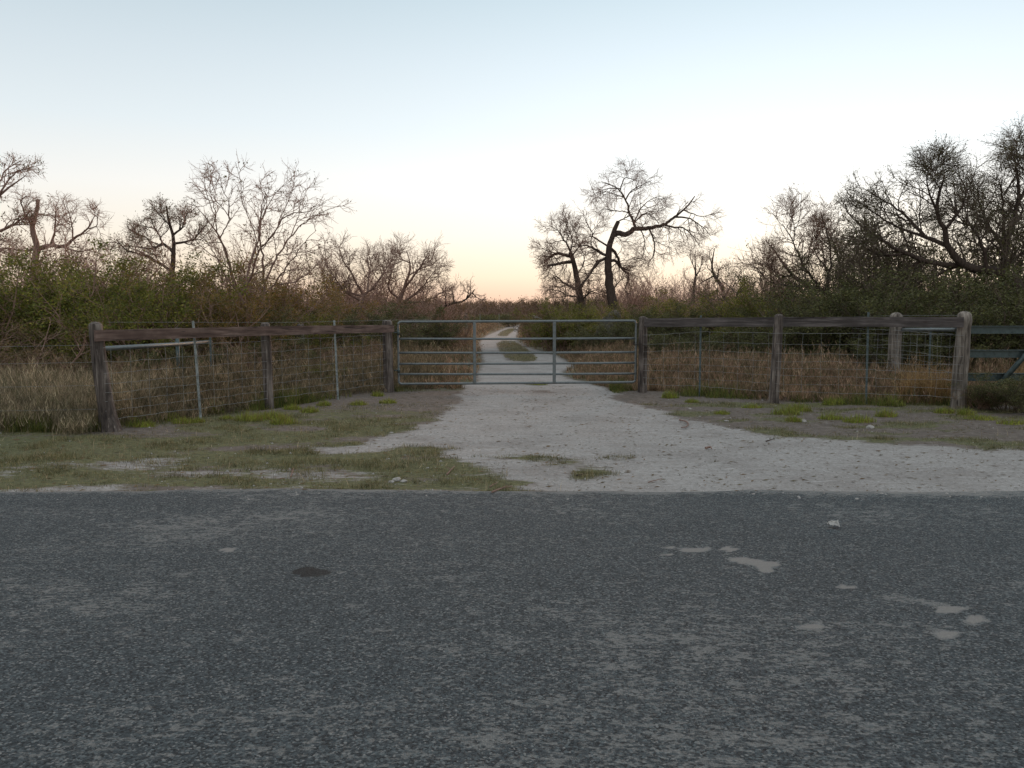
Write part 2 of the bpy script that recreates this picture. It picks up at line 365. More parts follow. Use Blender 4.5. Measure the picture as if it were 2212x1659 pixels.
def masks(x, y):
    wx = x+.35*(fbm(x*1.3, y*2.2, 1)-.5)*2+.1*(vn(x*7, y*9, 11)-.5); wy = y+.32*(fbm(x*1.3, y*2.2, 5)-.5)*2+.1*(vn(x*7, y*9, 13)-.5)
    far = y > 17.2
    k = np.where(far, .35, 1.0)
    wx = x+(wx-x)*k; wy = y+(wy-y)*k
    ok = wy > .5
    vx, vy, d = proj(wx, np.where(ok, wy, 1.0)); vx0, vy0, _ = proj(x, np.where(y > .5, y, 1.0))
    cal = (inpoly(vx, vy, DRIVE) | (inpoly(vx, vy, TRACK) & far)) & ok
    med = (inpoly(vx, vy, MEDA) | inpoly(vx, vy, MEDB)) & far
    main = (cal & ~med).astype(float)
    blob = np.zeros(np.shape(x))
    for bx, by, rx, ry in BLOBS:
        r = ((vx-bx)/rx)**2+((vy-by)/ry)**2
        blob = np.maximum(blob, sstep(1.5, .4, r+1.3*(vn(x*6, y*7, 21)-.5)))
    rd = (y < road_edge(x)) & (y > .35)
    near = (vy0 > 868) & (~rd) & (y > 2)
    # left verge: caliche shows through toward the road
    n1 = fbm(x*.55, y*1.5, 31); n2 = fbm(x*1.1, y*2.6, 37, 5)
    lz = (vx0 < 1080) & near
    thr = np.interp(vy0, [880, 950, 985, 1020, 1045, 1066], [.97, .88, .715, .635, .57, .415])
    lc = sstep(thr-.16, thr+.14, n2*.6+n1*.4+.04*(vx0 > 700))*lz
    rz = (vx0 >= 1080) & near
    rc = sstep(.62, .72, n2)*.4*rz*sstep(900, 960, vy0)
    calm = np.clip(np.maximum.reduce([main, lc, rc])*(1-1.0*blob), 0, 1)
    g = sstep(.24, .54, fbm(x*.9, y*2., 41, 5))*lz*(1-calm)*sstep(855, 915, vy0)
    g = np.maximum(g, .85*sstep(.42, .58, fbm(x*1.3, y*3., 47, 5))*rz*(1-calm))
    g = np.maximum(g, blob*near*1.1)
    wild = ((y > 17.3) | (y < .35)) & (main < .5)
    g = np.where(wild, .55+.3*(fbm(x*.3, y*.3, 51)-.5), g)
    g = np.where(med & far, .38, g)
    return calm, g, rd.astype(float), main, med
def grow(a, b, s0, f):
    r = [a]; s = s0
    while r[-1] < b: s *= f; r.append(r[-1]+s)
    return np.array(r)
xs_c = np.arange(-7.5, 7.5001, .042); xr = grow(7.5, 900, .042, 1.04)
xs = np.concatenate([-xr[::-1][:-1], xs_c, xr[1:]])
ys = np.concatenate([-grow(1, 60, .4, 1.3)[::-1], np.arange(-.8, 2.3, .2), np.arange(2.4, 7.0, .045), np.arange(7.0, 8.2, .022), np.arange(8.2, 18, .05), grow(18, 2500, .06, 1.028)])
X, Y = np.meshgrid(xs, ys, indexing='ij')
cal, grs, road, main, med = masks(X, Y)
def blur(A, n=1):
    for _ in range(n):
        B = A.copy(); B[1:-1] = (A[:-2]+2*A[1:-1]+A[2:])/4; C = B.copy(); C[:, 1:-1] = (B[:, :-2]+2*B[:, 1:-1]+B[:, 2:])/4; A = C
    return A
cal = blur(cal, 14); grs = blur(grs, 10); roads = blur(road, 16)
def ground_z(x, y, rd=None, mn=None):
    z = .03*(fbm(x*.8, y*.8, 61)-.5)*2+.012*(fbm(x*5, y*5, 67)-.5)
    if rd is None: rd = ((y < road_edge(x)) & (y > .35)).astype(float)
    k = sstep(0, 1, rd)
    far = sstep(40, 90, np.hypot(x, y))
    return z*(1-k)*(1-far)*1.0-.012*(1-k)+k*(.012+.03*np.clip(1-np.abs(y-3.9)/3.6, 0, 1))
Z = ground_z(X, Y, roads)
# stains, pale worn patches
spot = np.zeros_like(X); oil = np.zeros_like(X); dark = np.zeros_like(X)
vx, vy, _ = proj(X, np.where(Y > .5, Y, 1.0))
def ell(bx, by, rx, ry, tilt=0):
    rx = rx*1.0; ry = ry*.85
    dx = vx-bx; dy = vy-by-tilt*dx
    return sstep(1.35, .45, (dx/rx)**2+(dy/ry)**2+2.6*(fbm(X*6, Y*9, 71, 5)-.46))
for e in [(1445, 1192, 14, 4), (1443, 1207, 12, 4), (1500, 1197, 34, 6), (1528, 1193, 14, 5), (1572, 1196, 16, 6), (1566, 1206, 12, 5), (1615, 1222, 46, 7, .1), (1655, 1236, 16, 12), (1668, 1228, 22, 4),
          (1822, 1280, 28, 6, .12), (1756, 1370, 26, 8), (2102, 1357, 24, 13), (2040, 1387, 28, 9), (2045, 1333, 24, 5), (492, 1197, 11, 5), (1160, 1290, 5, 2), (2060, 1330, 30, 5)]:
    spot = np.maximum(spot, ell(*e))
spot = np.maximum(spot, .36*ell(1960, 1310, 110, 11, .18))
band = .17*sstep(.45, .75, fbm(X*.45+Y*.1, Y*1.1, 75, 4))+.10*sstep(6.0, 6.6, Y)*sstep(7.3, 6.8, Y)*sstep(0, 3, X)
spot = np.maximum(spot, band)
spot = np.maximum(spot, .62*sstep(np.where(X > 2, .30+.12*np.clip(X-2, 0, 5), .28), 0, road_edge(X)-Y)*(road > .5)*(.35+1.0*fbm(X*2, Y*6, 5)))
oil = 1.3*ell(678, 1247, 42, 13)
for e in [(1478, 921, 10, 9), (1005, 855, 40, 10)]: dark = np.maximum(dark, .5*ell(*e))
nx_, ny_ = X.shape
idx = np.arange(nx_*ny_).reshape(nx_, ny_)
Q = np.stack([idx[:-1, :-1], idx[1:, :-1], idx[1:, 1:], idx[:-1, 1:]], -1).reshape(-1, 4)
fm = lambda A: ((A[:-1, :-1]+A[1:, :-1]+A[1:, 1:]+A[:-1, 1:])/4).ravel()
isroad = fm(road) > .5; iscal = (fm(main) > .5) & ~isroad
def ground_obj(name, sel):
    q = Q[sel]; u, inv = np.unique(q, return_inverse=True)
    g = Geo(); g.add(np.stack([X, Y, Z], -1).reshape(-1, 3)[u], inv.reshape(-1, 4))
    o = g.build(name, M['terrain'], smooth=True)
    for n, A in (('cal', cal), ('grs', grs), ('road', roads), ('spot', spot), ('oil', oil), ('dark', dark)):
        a = o.data.attributes.new(n, 'FLOAT', 'POINT'); a.data.foreach_set('value', A.ravel()[u].astype('f'))
    tag(o, kind='structure'); return o
tag(ground_obj('ground', ~isroad & ~iscal), 'brown soil and sparse turf between road, fence and brush')
tag(ground_obj('asphalt_road', isroad), 'dark grey chip seal asphalt road across the foreground')
tag(ground_obj('dirt_track', iscal), 'pale caliche driveway running under the gate and on as two ruts')

# ------------------------------------------------------------------ grass blades
def blades(n, x, y, z, h, w, lean=.5, seg=2, head=0):
    """curved tapering blades; returns verts, quads, tris"""
    a = rng.random(n)*2*PI; l = (rng.random(n)**1.2)*lean
    base = np.stack([x, y, z-.01], 1); dirn = np.stack([np.cos(a), np.sin(a), np.zeros(n)], 1)
    fa = rng.random(n)*2*PI; side = np.stack([np.cos(fa), np.sin(fa), np.zeros(n)], 1)
    lv = []
    for k in range(seg+1):
        t = k/seg
        c = base+dirn*(l*h*t*t)[:, None]+np.array([0, 0, 1.])*(h*t*(1-.28*l*t))[:, None]
        ww = w*(1-t*.55) if head == 0 else w*(1 if t < .6 else 1.0)
        if k < seg: lv.append(c-side*(ww/2)[:, None]); lv.append(c+side*(ww/2)[:, None])
        else: lv.append(c)
    V = np.stack(lv, 1); m = V.shape[1]; i = (np.arange(n)*m)[:, None]
    q = [np.array([2*k, 2*k+1, 2*k+3, 2*k+2])[None]+i for k in range(seg-1)]
    return V.reshape(-1, 3), (np.concatenate(q) if q else np.zeros((0, 4), int)), np.array([2*seg-2, 2*seg-1, 2*seg])[None]+i
def addbl(g, *a, m=0, **k):
    V, q, t = blades(*a, **k); o = g.n
    g.V.append(V); g.n += len(V); g.T.append(np.zeros(len(V)))
    if len(q): g.F[4].append(q+o); g.M[4].append(np.full(len(q), m))
    g.F[3].append(t+o); g.M[3].append(np.full(len(t), m))
def plumes(g, x, y, z, h, w, n, m=0):
    """feathery seed heads: short slanting flakes round the top of each stalk"""
    k = 5
    b = np.stack([x, y, z], 1).repeat(k, 0); hh = np.repeat(h, k)
    b = b+rng.normal(0, .018, b.shape)+np.array([0, 0, 1.])*(hh*(.72+.3*rng.random(n*k)))[:, None]
    d = rng.normal(0, 1, (n*k, 3)); d[:, 2] = np.abs(d[:, 2])+1.8; d /= np.linalg.norm(d, axis=1, keepdims=True)
    s = rng.normal(0, 1, (n*k, 3)); s = np.cross(d, s); s /= np.linalg.norm(s, axis=1, keepdims=True)
    ln = (.06+.10*rng.random(n*k))[:, None]; ww = w
    V = np.stack([b-s*ww, b+s*ww, b+d*ln], 1).reshape(-1, 3)
    g.add(V, np.arange(len(V)).reshape(-1, 3), m)

# short turf of the verge
def verge():
    g = Geo(); n = 620000
    y = 7.4+rng.random(n)**.9*10.2; x = (rng.random(n)*2-1)*(y*.62+.6)
    c, gr, rd, mn, md = masks(x, y)
    n3 = fbm(x*3, y*3, 77, 3)
    keep = (rng.random(n) < gr*np.clip((n3-.25)*2.4, 0.1, 1)) & (rd < .5)
    x = x[keep]; y = y[keep]; n = len(x)
    z = ground_z(x, y)
    h = (.018+.06*rng.random(n)**1.8)*(.3+1.7*n3[keep]**2); w = .004+.004*rng.random(n)
    addbl(g, n, x, y, z, h, w, lean=1.1, seg=1)
    tag(g.build('turf', M['lawn']), 'short patchy olive grass on the roadside verge', 'grass', kind='stuff')
verge()
def stalks():
    g = Geo(); n = 16000
    y = 7.55+rng.random(n)**.9*10; x = (rng.random(n)*2-1)*(y*.62+.6)
    c, gr, rd, mn, md = masks(x, y); n4 = fbm(x*2.2, y*2.2, 79, 3)
    k = (rng.random(n) < gr*np.clip((n4-.42)*5, .03, 1)) & (rd < .5); x = x[k]; y = y[k]; n = len(x)
    addbl(g, n, x, y, ground_z(x, y), .05+.12*rng.random(n)**2, .003+.002*rng.random(n), lean=1.3, seg=2)
    tag(g.build('dead_stalks', M['straw']), 'thin dead straw stalks standing in the verge turf', 'grass', kind='stuff')
stalks()

# taller dry grass behind and beside the fences
def tall(name, label, m, n, xf, yf, hf, wf=.005, keep=None, plume=.3, lean=.55, clump=.12, m2=None):
    g = Geo(); nc = n//14
    cx, cy = xf(nc), yf(nc)
    if keep is not None:
        k = keep(cx, cy); cx = cx[k]; cy = cy[k]
    c, gr, rd, mn, md = masks(cx, cy); k = (mn < .5) & (c < .6); cx = cx[k]; cy = cy[k]
    sc = np.clip(cy/16, .8, 3)
    hh = hf(cx, cy)
    if 'track' in name or 'reddish' in name or 'brush' in name:
        low = np.zeros(len(cx))
        for ox, oy in ((0, 1.0), (0, 2.5), (0, 5), (.6, 0), (-.6, 0), (0, 9)):
            hit = masks(cx+ox, cy+oy)[3] > .5; low = np.maximum(low, hit*(1-.06*oy))
        hh = hh*(1-.82*low)
    x = np.repeat(cx, 14)+rng.normal(0, clump, len(cx)*14)*np.repeat(sc**.5, 14); y = np.repeat(cy, 14)+rng.normal(0, clump, len(cx)*14)
    h = np.repeat(hh*(.55+.75*rng.random(len(hh))**1.3), 14)*(.35+.8*rng.random(len(x))); sc = np.repeat(sc, 14)
    c, gr, rd, mn, md = masks(x-.07*np.sign(x), y); c2 = masks(x, y+.5)[3]; k = (mn < .5) & (~md) & ((c2 < .5) | (y < 19)); x = x[k]; y = y[k]; h = h[k]; sc = sc[k]; z = ground_z(x, y)
    w = wf*sc*(.6+.8*rng.random(len(x)))
    a = rng.random(len(x)) < .8
    addbl(g, int(a.sum()), x[a], y[a], z[a], h[a], w[a], lean=lean, seg=2)
    b = rng.random(len(x)) < plume
    plumes(g, x[b], y[b], z[b], h[b], .005*float(np.mean(sc)), int(b.sum()))
    tag(g.build(name, m), label, 'grass', kind='stuff')
U = lambda a, b: (lambda n: a+(b-a)*rng.random(n))
vxof = lambda x, y: proj(x, y)[0]
hn = lambda x, y, s=1.: .55+.9*fbm(x*.5, y*.5, 83)
AP, MP, GP = G(230, 930), G(580, 880), G(838, 845); RP1, RP2, RP3 = G(1387, 848), G(1674, 868), G(2068, 882)
def lline(x): return np.interp(x, [-12, AP[0], MP[0], GP[0], 0], [AP[1]-.25, AP[1], MP[1], GP[1], GP[1]])
def rline(x): return np.interp(x, [0, RP1[0], RP2[0], RP3[0], RP3[0]+4], [RP1[1], RP1[1], RP2[1], RP3[1], RP3[1]-.2])
tall('tall_tan_grass', 'tall tan grass left of the leaning fence post', M['straw'], 52000, U(-9.5, -5.62), U(11.2, 14.5), lambda x, y: (.30+.52*fbm(x*1.1, y*1.1, 87))*np.clip((y-10.9)/1.1, .2, 1), .0045, keep=lambda x, y: y > AP[1]+.25-1.1*vn(x*2.1, 1, 3), plume=.35, lean=.45)
tall('brown_brush_grass', 'brown dry grass behind the left rail fence', M['dry'], 110000, U(-9, -1.6), U(12.0, 24), lambda x, y: (.2+.9*fbm(x*1.3, y*1.3, 83)**1.5)*np.clip((y-lline(x)+.5*(vn(x*2.2, y*2.2, 9)-.5))/2.2, .12, 1), .0045, keep=lambda x, y: (y > lline(x)+.35) & (x < -1.75-.02*(y-17)), plume=.35)
tall('reddish_dry_grass', 'reddish brown dry grass behind the right rail fence', M['red_dry'], 190000, U(1.9, 13), U(14.8, 30), lambda x, y: (.12+.78*fbm(x*.9, y*.9, 91)**1.2)*np.clip((y-rline(x)+.6*(vn(x*2, y*2, 9)-.5))/2.2, .12, 1)*np.clip((x-1.4)/1.5, .3, 1), .005, keep=lambda x, y: (y > rline(x)+.45), plume=.4)
tall('track_side_grass', 'rust coloured grass along both sides of the dirt track', M['red_dry'], 150000, lambda n: rng.normal(0, 1, n)*14+2, lambda n: 18+rng.random(n)**2.2*85, lambda x, y: (.22+.42*fbm(x*.3, y*.3, 95))*np.clip((y-17)/3, .3, 1), .006, plume=.4, clump=.2)
def median_grass():
    g = Geo(); n = 90000
    y = 19+rng.random(n)**1.3*60; x = rng.normal(0, 1, n)*.02*y+rng.random(n)*1.2+.0
    c, gr, rd, mn, md = masks(x, y); k = md; x = x[k]; y = y[k]; n = len(x)
    addbl(g, n, x, y, ground_z(x, y), .02+.07*rng.random(n), .006+.006*rng.random(n), lean=.8, seg=2)
    tag(g.build('median_grass', M['median']), 'low grey green grass growing between the two ruts', 'grass', kind='stuff')
median_grass()
def weeds():
    g = Geo(); n = 26000
    x = np.concatenate([rng.uniform(-6.8, -1.9, n//2), rng.uniform(2., 9.4, n//2)]); ln = np.where(x < 0, lline(x), rline(x)); y = ln+.9*(rng.random(n)**1.2)-.12
    d = fbm(x*1.2, y*1.6, 15, 3); k = rng.random(n) < np.clip((d-.50)*6, 0, 1); x = x[k]; y = y[k]; n = len(x); d = d[k]
    addbl(g, n, x, y, ground_z(x, y), (.05+.20*rng.random(n)**1.6)*(.3+1.2*(d-.4)*3), .005+.005*rng.random(n), lean=.9, seg=2)
    tag(g.build('green_weeds', M['weed']), 'dark green weeds growing along the foot of both fences', 'weeds', kind='stuff')
weeds()

# bright green tufts: each one a plant of its own
def tuft(vx, vy, r, h, label, n=420, m='tuft', zz=0, D=None, flat=1.0):
    p = G(vx, vy); g = Geo(); th = rng.random(n)*2*PI; rr = r*np.sqrt(rng.random(n))
    x = p[0]+np.cos(th)*rr*1.25+rng.normal(0, r*.12, n); y = p[1]+np.sin(th)*rr*.8
    hh = 1.6*h*(.4+.8*rng.random(n))*(1.1-.5*(rr/r)); z = ground_z(x, y)
    addbl(g, n, x, y, z, hh, .0045+.004*rng.random(n), lean=1.0, seg=2)
    loc = (float(p[0]), float(p[1]), float(ground_z(p[0], p[1])))
    tag(g.build('grass_tuft', M[m], loc=loc), label, 'grass tuft' if m == 'tuft' else 'grass clump', 'bright green grass tufts along the fences' if m == 'tuft' else 'tall dry grass clumps by the fences')
TF = [
 (180, 925, .20, .19, 'tall bright green grass tuft left of the leaning fence post'),
 (465, 889, .13, .16, 'bright grass tuft right of the pale leaning metal post'),
 (372, 905, .10, .11, 'small dark green tuft between leaning post and pale metal post'),
 (395, 912, .13, .09, 'low spreading green tuft under the bottom wire of left fence'),
 (310, 921, .14, .08, 'low green tuft at the foot of the leaning post'),
 (428, 910, .08, .07, 'tiny tuft at the foot of the pale leaning metal post'),
 (490, 902, .09, .06, 'small flat tuft between pale metal post and large clump'),
 (540, 906, .17, .13, 'large yellow green clump in front of the left middle post'),
 (585, 900, .17, .12, 'large clump just below the left middle post'),
 (612, 912, .16, .13, 'browning green clump nearest the verge on the left'),
 (632, 882, .12, .09, 'yellow green tuft right of the left middle post'),
 (668, 888, .12, .09, 'tuft between left middle post and second metal post'),
 (700, 874, .10, .08, 'brownish green tuft at the second metal post'),
 (775, 873, .12, .08, 'bright tuft in front of the left gate post'),
 (838, 870, .12, .08, 'bright tuft at the foot of the left gate post'),
 (815, 853, .10, .09, 'yellow brown tuft just left of the left gate post'),
 (1448, 858, .12, .13, 'bright tuft right of the latch post'),
 (1495, 868, .10, .07, 'small tuft by the first metal post of the right fence'),
 (1560, 893, .10, .06, 'small tuft on dirt left of the right middle post'),
 (1625, 880, .14, .07, 'low tuft left of the foot of the right middle post'),
 (1700, 893, .18, .14, 'large bright tuft just in front of the right middle post'),
 (1730, 886, .14, .12, 'bright tuft right of the right middle post'),
 (1800, 872, .16, .13, 'bright tuft under the wire between right posts'),
 (1795, 902, .15, .09, 'tuft on bare dirt right of the largest bright tuft'),
 (1715, 908, .10, .08, 'tuft nearest the driveway in front of right middle post'),
 (1855, 908, .19, .11, 'wide yellow green tuft in front of the tall metal post'),
 (1915, 898, .14, .11, 'bright tuft on dirt right of the tall metal post'),
 (1925, 876, .17, .12, 'green tuft under the wire left of the corner post'),
 (2040, 892, .12, .10, 'green tuft just left of the round topped corner post'),
 (2085, 896, .11, .11, 'green tuft at the foot of the round topped corner post'),
 (2120, 905, .20, .08, 'low green patch right of the corner post'),
 (2190, 915, .18, .08, 'low green patch at the right edge of the verge'),
 (1160, 830, .20, .07, 'dark green weed growing in the drive below the gate'),
]
for t in TF: tuft(*t)
for t in ((1985, 868, .30, .62, 'tall golden seeding grass clump left of the corner post'), (2030, 872, .22, .50, 'shorter golden grass clump close to the corner post'), (2205, 862, .35, .55, 'golden grass clump at the right edge by the steel brace'),
          (290, 900, .22, .60, 'tall straw clump behind the wire right of the leaning post'), (60, 915, .26, .48, 'pale straw clump at far left beside the verge')):
    tuft(*t, n=700, m='straw' if t[0] < 400 else 'gold')

# ------------------------------------------------------------------ posts
def rough_post(g, base, top, r0, r1, flare=0, seed=0, dome=.6, m=0, grooves=5, knob=0, oval=1.0, bend=(0, 0)):
    base = np.asarray(base, float); top = np.asarray(top, float); K = 26; S = 28
    V = []; a = np.arange(S)/S*2*PI
    H = np.linalg.norm(top-base)
    for k in range(K):
        t = k/(K-1); c = base+(top-base)*t+np.array([bend[0], bend[1], 0])*math.sin(t*PI)
        r = r0+(r1-r0)*t+flare*max(0, 1-t/.35)**1.6
        gz = t*H
        gr = (np.abs(np.sin(a*grooves/2+2.2*vn(gz*1.2, seed, 3)+seed))**.4-.75)*.34+(vn(a*3+seed*7, gz*2.2+0*a, seed)-.5)*.22+(vn(a*9, gz*7+0*a, seed+4)-.5)*.07
        if t > .94: gr = gr*.4
        rr = r*(1+gr)
        if knob and t > .9: rr = rr*(1+knob*math.sin((t-.9)/.1*PI*.8))
        V.append(np.stack([c[0]+np.cos(a)*rr, c[1]+np.sin(a)*rr*oval, np.full(S, c[2])], 1))
    r = np.hypot(*(V[-1][:, :2]-top[:2]).T)
    for q in (.35, .65, .87, .97):   # weathered round top
        V.append(np.stack([top[0]+(V[K-1][:, 0]-top[0])*math.sqrt(1-q*q), top[1]+(V[K-1][:, 1]-top[1])*math.sqrt(1-q*q), top[2]+r1*dome*q+.006*(vn(a*4, q*5+0*a, seed)-.5)], 1))
    n = len(V); V = np.concatenate(V+[[top+np.array([0, 0, r1*dome])]])
    i = np.arange(S); j = (i+1) % S
    F = np.concatenate([np.stack([k*S+i, k*S+j, (k+1)*S+j, (k+1)*S+i], 1) for k in range(n-1)])
    g.add(V, F, m); o = g.n-len(V)
    g.F[3].append(np.stack([(n-1)*S+i, (n-1)*S+j, np.full(S, n*S)], 1)+o); g.M[3].append(np.full(S, m))
def t_post(g, base, top, m=0):
    base = np.asarray(base, float); top = np.asarray(top, float)
    ax = top-base
    for (w, d, oy) in ((.036, .006, 0), (.006, .034, .018)):
        b = [base+np.array([sx*w/2, oy+sy*d/2, 0]) for sx, sy in ((-1, -1), (1, -1), (1, 1), (-1, 1))]
        V = b+[p+ax for p in b]
        g.add(V, [[0, 1, 5, 4], [1, 2, 6, 5], [2, 3, 7, 6], [3, 0, 4, 7], [4, 5, 6, 7]], m)
    H = np.linalg.norm(ax); n = int(H/.055)
    for k in range(1, n): add_box(g, base+ax*k/n+np.array([0, -.009, 0]), .014, .014, .012, 0, m)
def wirenet(g, pts, zs, dx=.305, r=.0020, seed=0, wob=.012, zt=None):
    """woven wire strung through ground points pts at heights zs (list per point)"""
    pts = [np.asarray(p, float) for p in pts]
    seg = [np.linalg.norm(b[:2]-a[:2]) for a, b in zip(pts, pts[1:])]; T = sum(seg); cum = np.concatenate([[0], np.cumsum(seg)])
    s = np.arange(0, T, .076); PX = np.interp(s, cum, [p[0] for p in pts]); PY = np.interp(s, cum, [p[1] for p in pts])
    nz = len(zs[0]); ZZ = np.stack([np.interp(s, cum, [z[i] for z in zs]) for i in range(nz)], 1)
    wobs = np.stack([wob*(vn(s*3.2, 0*s+i*5.1, seed)-.5)*2+.4*wob*np.where(np.arange(len(s)) % 4 < 2, 1, -1)*.5 for i in range(nz)], 1)
    for i in range(nz):
        add_tube(g, np.stack([PX, PY+.01*(vn(s*2, i, seed)-.5), ZZ[:, i]+wobs[:, i]], 1), r*(1.25 if i in (0, nz-1) else 1), 4, caps=False)
    sv = np.arange(.12, T, dx)
    for v in sv:
        px, py = np.interp(v, cum, [p[0] for p in pts]), np.interp(v, cum, [p[1] for p in pts])
        zz = [np.interp(v, s, ZZ[:, i]+wobs[:, i]) for i in range(nz)]
        bx = .035*(vn(v*3, 1, seed+2)-.5)
        add_tube(g, [(px+bx*math.sin(k/(nz-1)*PI)+.012*(vn(v*9, k*2.3, seed)-.5), py, z) for k, z in enumerate(zz)], r*.85, 4, caps=False)

# ---- left fence
def plant_z(p): return float(ground_z(p[0], p[1]))
def up(p, z, dx=0, dy=0): return np.array([p[0]+dx, p[1]+dy, z])
lf = empty('rail_fence', (float(MP[0]), float(MP[1]), 0), 'wooden fence left of the gate with reddish brown top board and woven wire', 'fence')
g = Geo(); rough_post(g, up(AP, -.1, .07), up(AP, 1.42, -.09), .105, .085, .06, 1, .55, grooves=5, bend=(-.02, 0)); tag(g.build('post', M['post'], lf, True), 'thick leaning post with a flared split base')
g = Geo(); rough_post(g, up(MP, -.1, .01), up(MP, 1.39, -.02), .078, .076, .01, 2, .4, grooves=4); g.build('post', M['post'], lf, True)
g = Geo(); rough_post(g, up(GP, -.1, .02), up(GP, 1.40, 0), .095, .088, .015, 3, .35, grooves=5, knob=.12); g.build('post', M['post'], lf, True)
RA, RG = P(205, 725.5, AP[1]-.13), P(850, 710, GP[1]-.13)
g = Geo(); bar(g, RA, RG, .04, .148, n=30, sag=-.012, nz=.008); g.build('top_rail', M['board_brown'], lf)
def on_line(vx_, A, B, off):
    k = np.linspace(0, 1, 400)[:, None]; q = A*(1-k)+B*k; v = proj(q[:, 0], q[:, 1], q[:, 2])[0]
    r = q[np.abs(v-vx_).argmin()].copy(); r[1] += off; return r
LA, LB = up(RA, 0), up(RG, 0)
tp = on_line(430, LA, LB, .075); g = Geo(); t_post(g, up(tp, -.1), P(417, 693, tp[1])); g.build('metal_post', M['tpost'], lf)
tp2 = on_line(729, LA, LB, .075); g = Geo(); t_post(g, up(tp2, -.1), P(722, 692, tp2[1])); g.build('metal_post', M['tpost'], lf)
g = Geo(); zz = [1.12, .93, .78, .645, .52, .40, .28, .15]
wirenet(g, [AP+[.05, -.11, 0], tp+[0, -.03, 0], MP+[0, -.09, 0], tp2+[0, -.03, 0], GP+[0, -.1, 0]], [zz, zz, zz, [z+.02 for z in zz], [z+.02 for z in zz]], seed=3); g.build('wire_mesh', M['wire'], lf)
g = Geo()
for z in (1.16, .93, .62, .3): add_tube(g, [up(AP, z, -.08, -.08), up(AP, z-.03, -1.6, -.06), up(AP, z+.01, -4.2, -.2)], .0016, 4, caps=False)
tt = up(AP, 0)
add_tube(g, [up(AP, 1.46, 0, .15), (-3.5, 13.6, 1.43), (-1.6, 17.0, 1.45)], .0016, 4, caps=False)
g.build('wire_strand', M['wire'], lf)

# ---- side fence running back behind the left corner
q0 = P(210, 754, AP[1]+.5); q1 = P(395, 743, 16.2); q2 = P(455, 738, 17.6)
sf = empty('side_fence', (float(q1[0]), float(q1[1]), 0), 'grey pipe brace and old posts in grass behind the left fence', 'fence')
g = Geo(); add_tube(g, [q0, q1, q2], .036, 10); g.build('brace_pipe', M['galv'], sf, True)
g = Geo(); add_tube(g, [(P(382, 700, 15.9)[0], 15.9, 1.3), (P(382, 700, 15.9)[0], 15.9, -.1)], .035, 10); g.build('post', M['galv_dark'], sf, True)
b = P(375, 704, 19); g = Geo(); rough_post(g, (b[0], 19, -.1), (b[0]+.1, 19, 1.30), .09, .10, 0, 9, .5); g.build('post', M['post'], sf, True)
b = P(649, 703, 21); g = Geo(); rough_post(g, (b[0], 21, -.1), (b[0], 21, 1.28), .08, .085, 0, 8, .3); g.build('post', M['post'], sf, True)
b = P(1007, 683, 58); 
b2 = P(455, 760, 15.2); g = Geo(); t_post(g, (b2[0], 15.2, -.1), (b2[0], 15.2, 1.18)); g.build('metal_post', M['tpost_dark'], sf)

# ---- right fence
rf = empty('rail_fence', (float(RP2[0]), float(RP2[1]), 0), 'wooden fence right of the gate with dark grey top board and woven wire', 'fence')
g = Geo(); rough_post(g, up(RP1, -.1, .01), up(RP1, 1.48, 0), .085, .075, .012, 5, .35, grooves=5); tag(g.build('post', M['post'], rf, True), 'latch post with a pale bare streak')
g = Geo(); rough_post(g, up(RP2, -.1, -.03), up(RP2, 1.52, .03), .082, .078, .018, 6, .5, grooves=4); g.build('post', M['post'], rf, True)
g = Geo(); rough_post(g, up(RP3, -.1, 0), up(RP3, 1.53, .05), .118, .10, .0, 7, .8, grooves=3, knob=.18); tag(g.build('post', M['post_light'], rf, True), 'pale split corner post with a round top')
S0, S1 = P(1392, 697, RP1[1]-.14), P(2082, 696, RP3[1]-.16)
g = Geo(); bar(g, S0, S1, .045, .17, n=30, sag=-.01, nz=.01); g.build('top_rail', M['board_grey'], rf)
tq = on_line(1513, up(S0, 0), up(S1, 0), .075); g = Geo(); t_post(g, up(tq, -.1), P(1514, 681, tq[1])); g.build('metal_post', M['tpost_dark'], rf)
tq2 = on_line(1875, up(S0, 0), up(S1, 0), .075); g = Geo(); t_post(g, up(tq2, -.1), P(1876, 674, tq2[1])); g.build('metal_post', M['tpost_dark'], rf)
g = Geo(); zz = [1.22, 1.03, .87, .73, .60, .47, .33, .19]
wirenet(g, [RP1+[0, -.1, 0], tq+[0, -.03, 0], RP2+[0, -.1, 0], tq2+[0, -.03, 0], RP3+[0, -.13, 0]], [[z*.93 for z in zz], zz, zz, zz, zz], seed=8); g.build('wire_mesh', M['wire'], rf)
# ---- the side fence behind it
BP = np.array([P(1935, 700, 17.6)[0], 17.6, 0])
rs = empty('side_fence', (float(BP[0]), 17.6, 0), 'round topped wooden post braced by a bright pipe behind the right fence', 'fence')
g = Geo(); rough_post(g, up(BP, -.1, -.03), up(BP, 1.50, 0), .135, .12, 0, 11, .7, grooves=3, knob=.1); g.build('post', M['post_light'], rs, True)
g = Geo(); add_tube(g, [up(BP, 1.235, .1, -.1), up(RP3, 1.30, -.02, .14)], .034, 10); g.build('brace_pipe', M['galv'], rs, True)
for vx_, D_, zt in ((1741, 23, 1.3), (2011, 16, 1.46)):
    q = P(vx_, 700, D_); g = Geo(); t_post(g, (q[0], D_, -.1), (q[0], D_, zt)); g.build('metal_post', M['tpost_dark'], rs)
g = Geo(); q = P(1741, 700, 23)
wirenet(g, [RP3+[-.05, .15, 0], BP+[-.1, -.1, 0], np.array([q[0], 23, 0])], [[1.22, 1.0, .84, .7, .58, .45]]*3, dx=.4, seed=12)
for z in (1.50, 1.54): add_tube(g, [up(RP3, z, .0, .1), up(BP, z-.02, 0, -.1), (q[0], 23, z-.1)], .002, 4, caps=False)
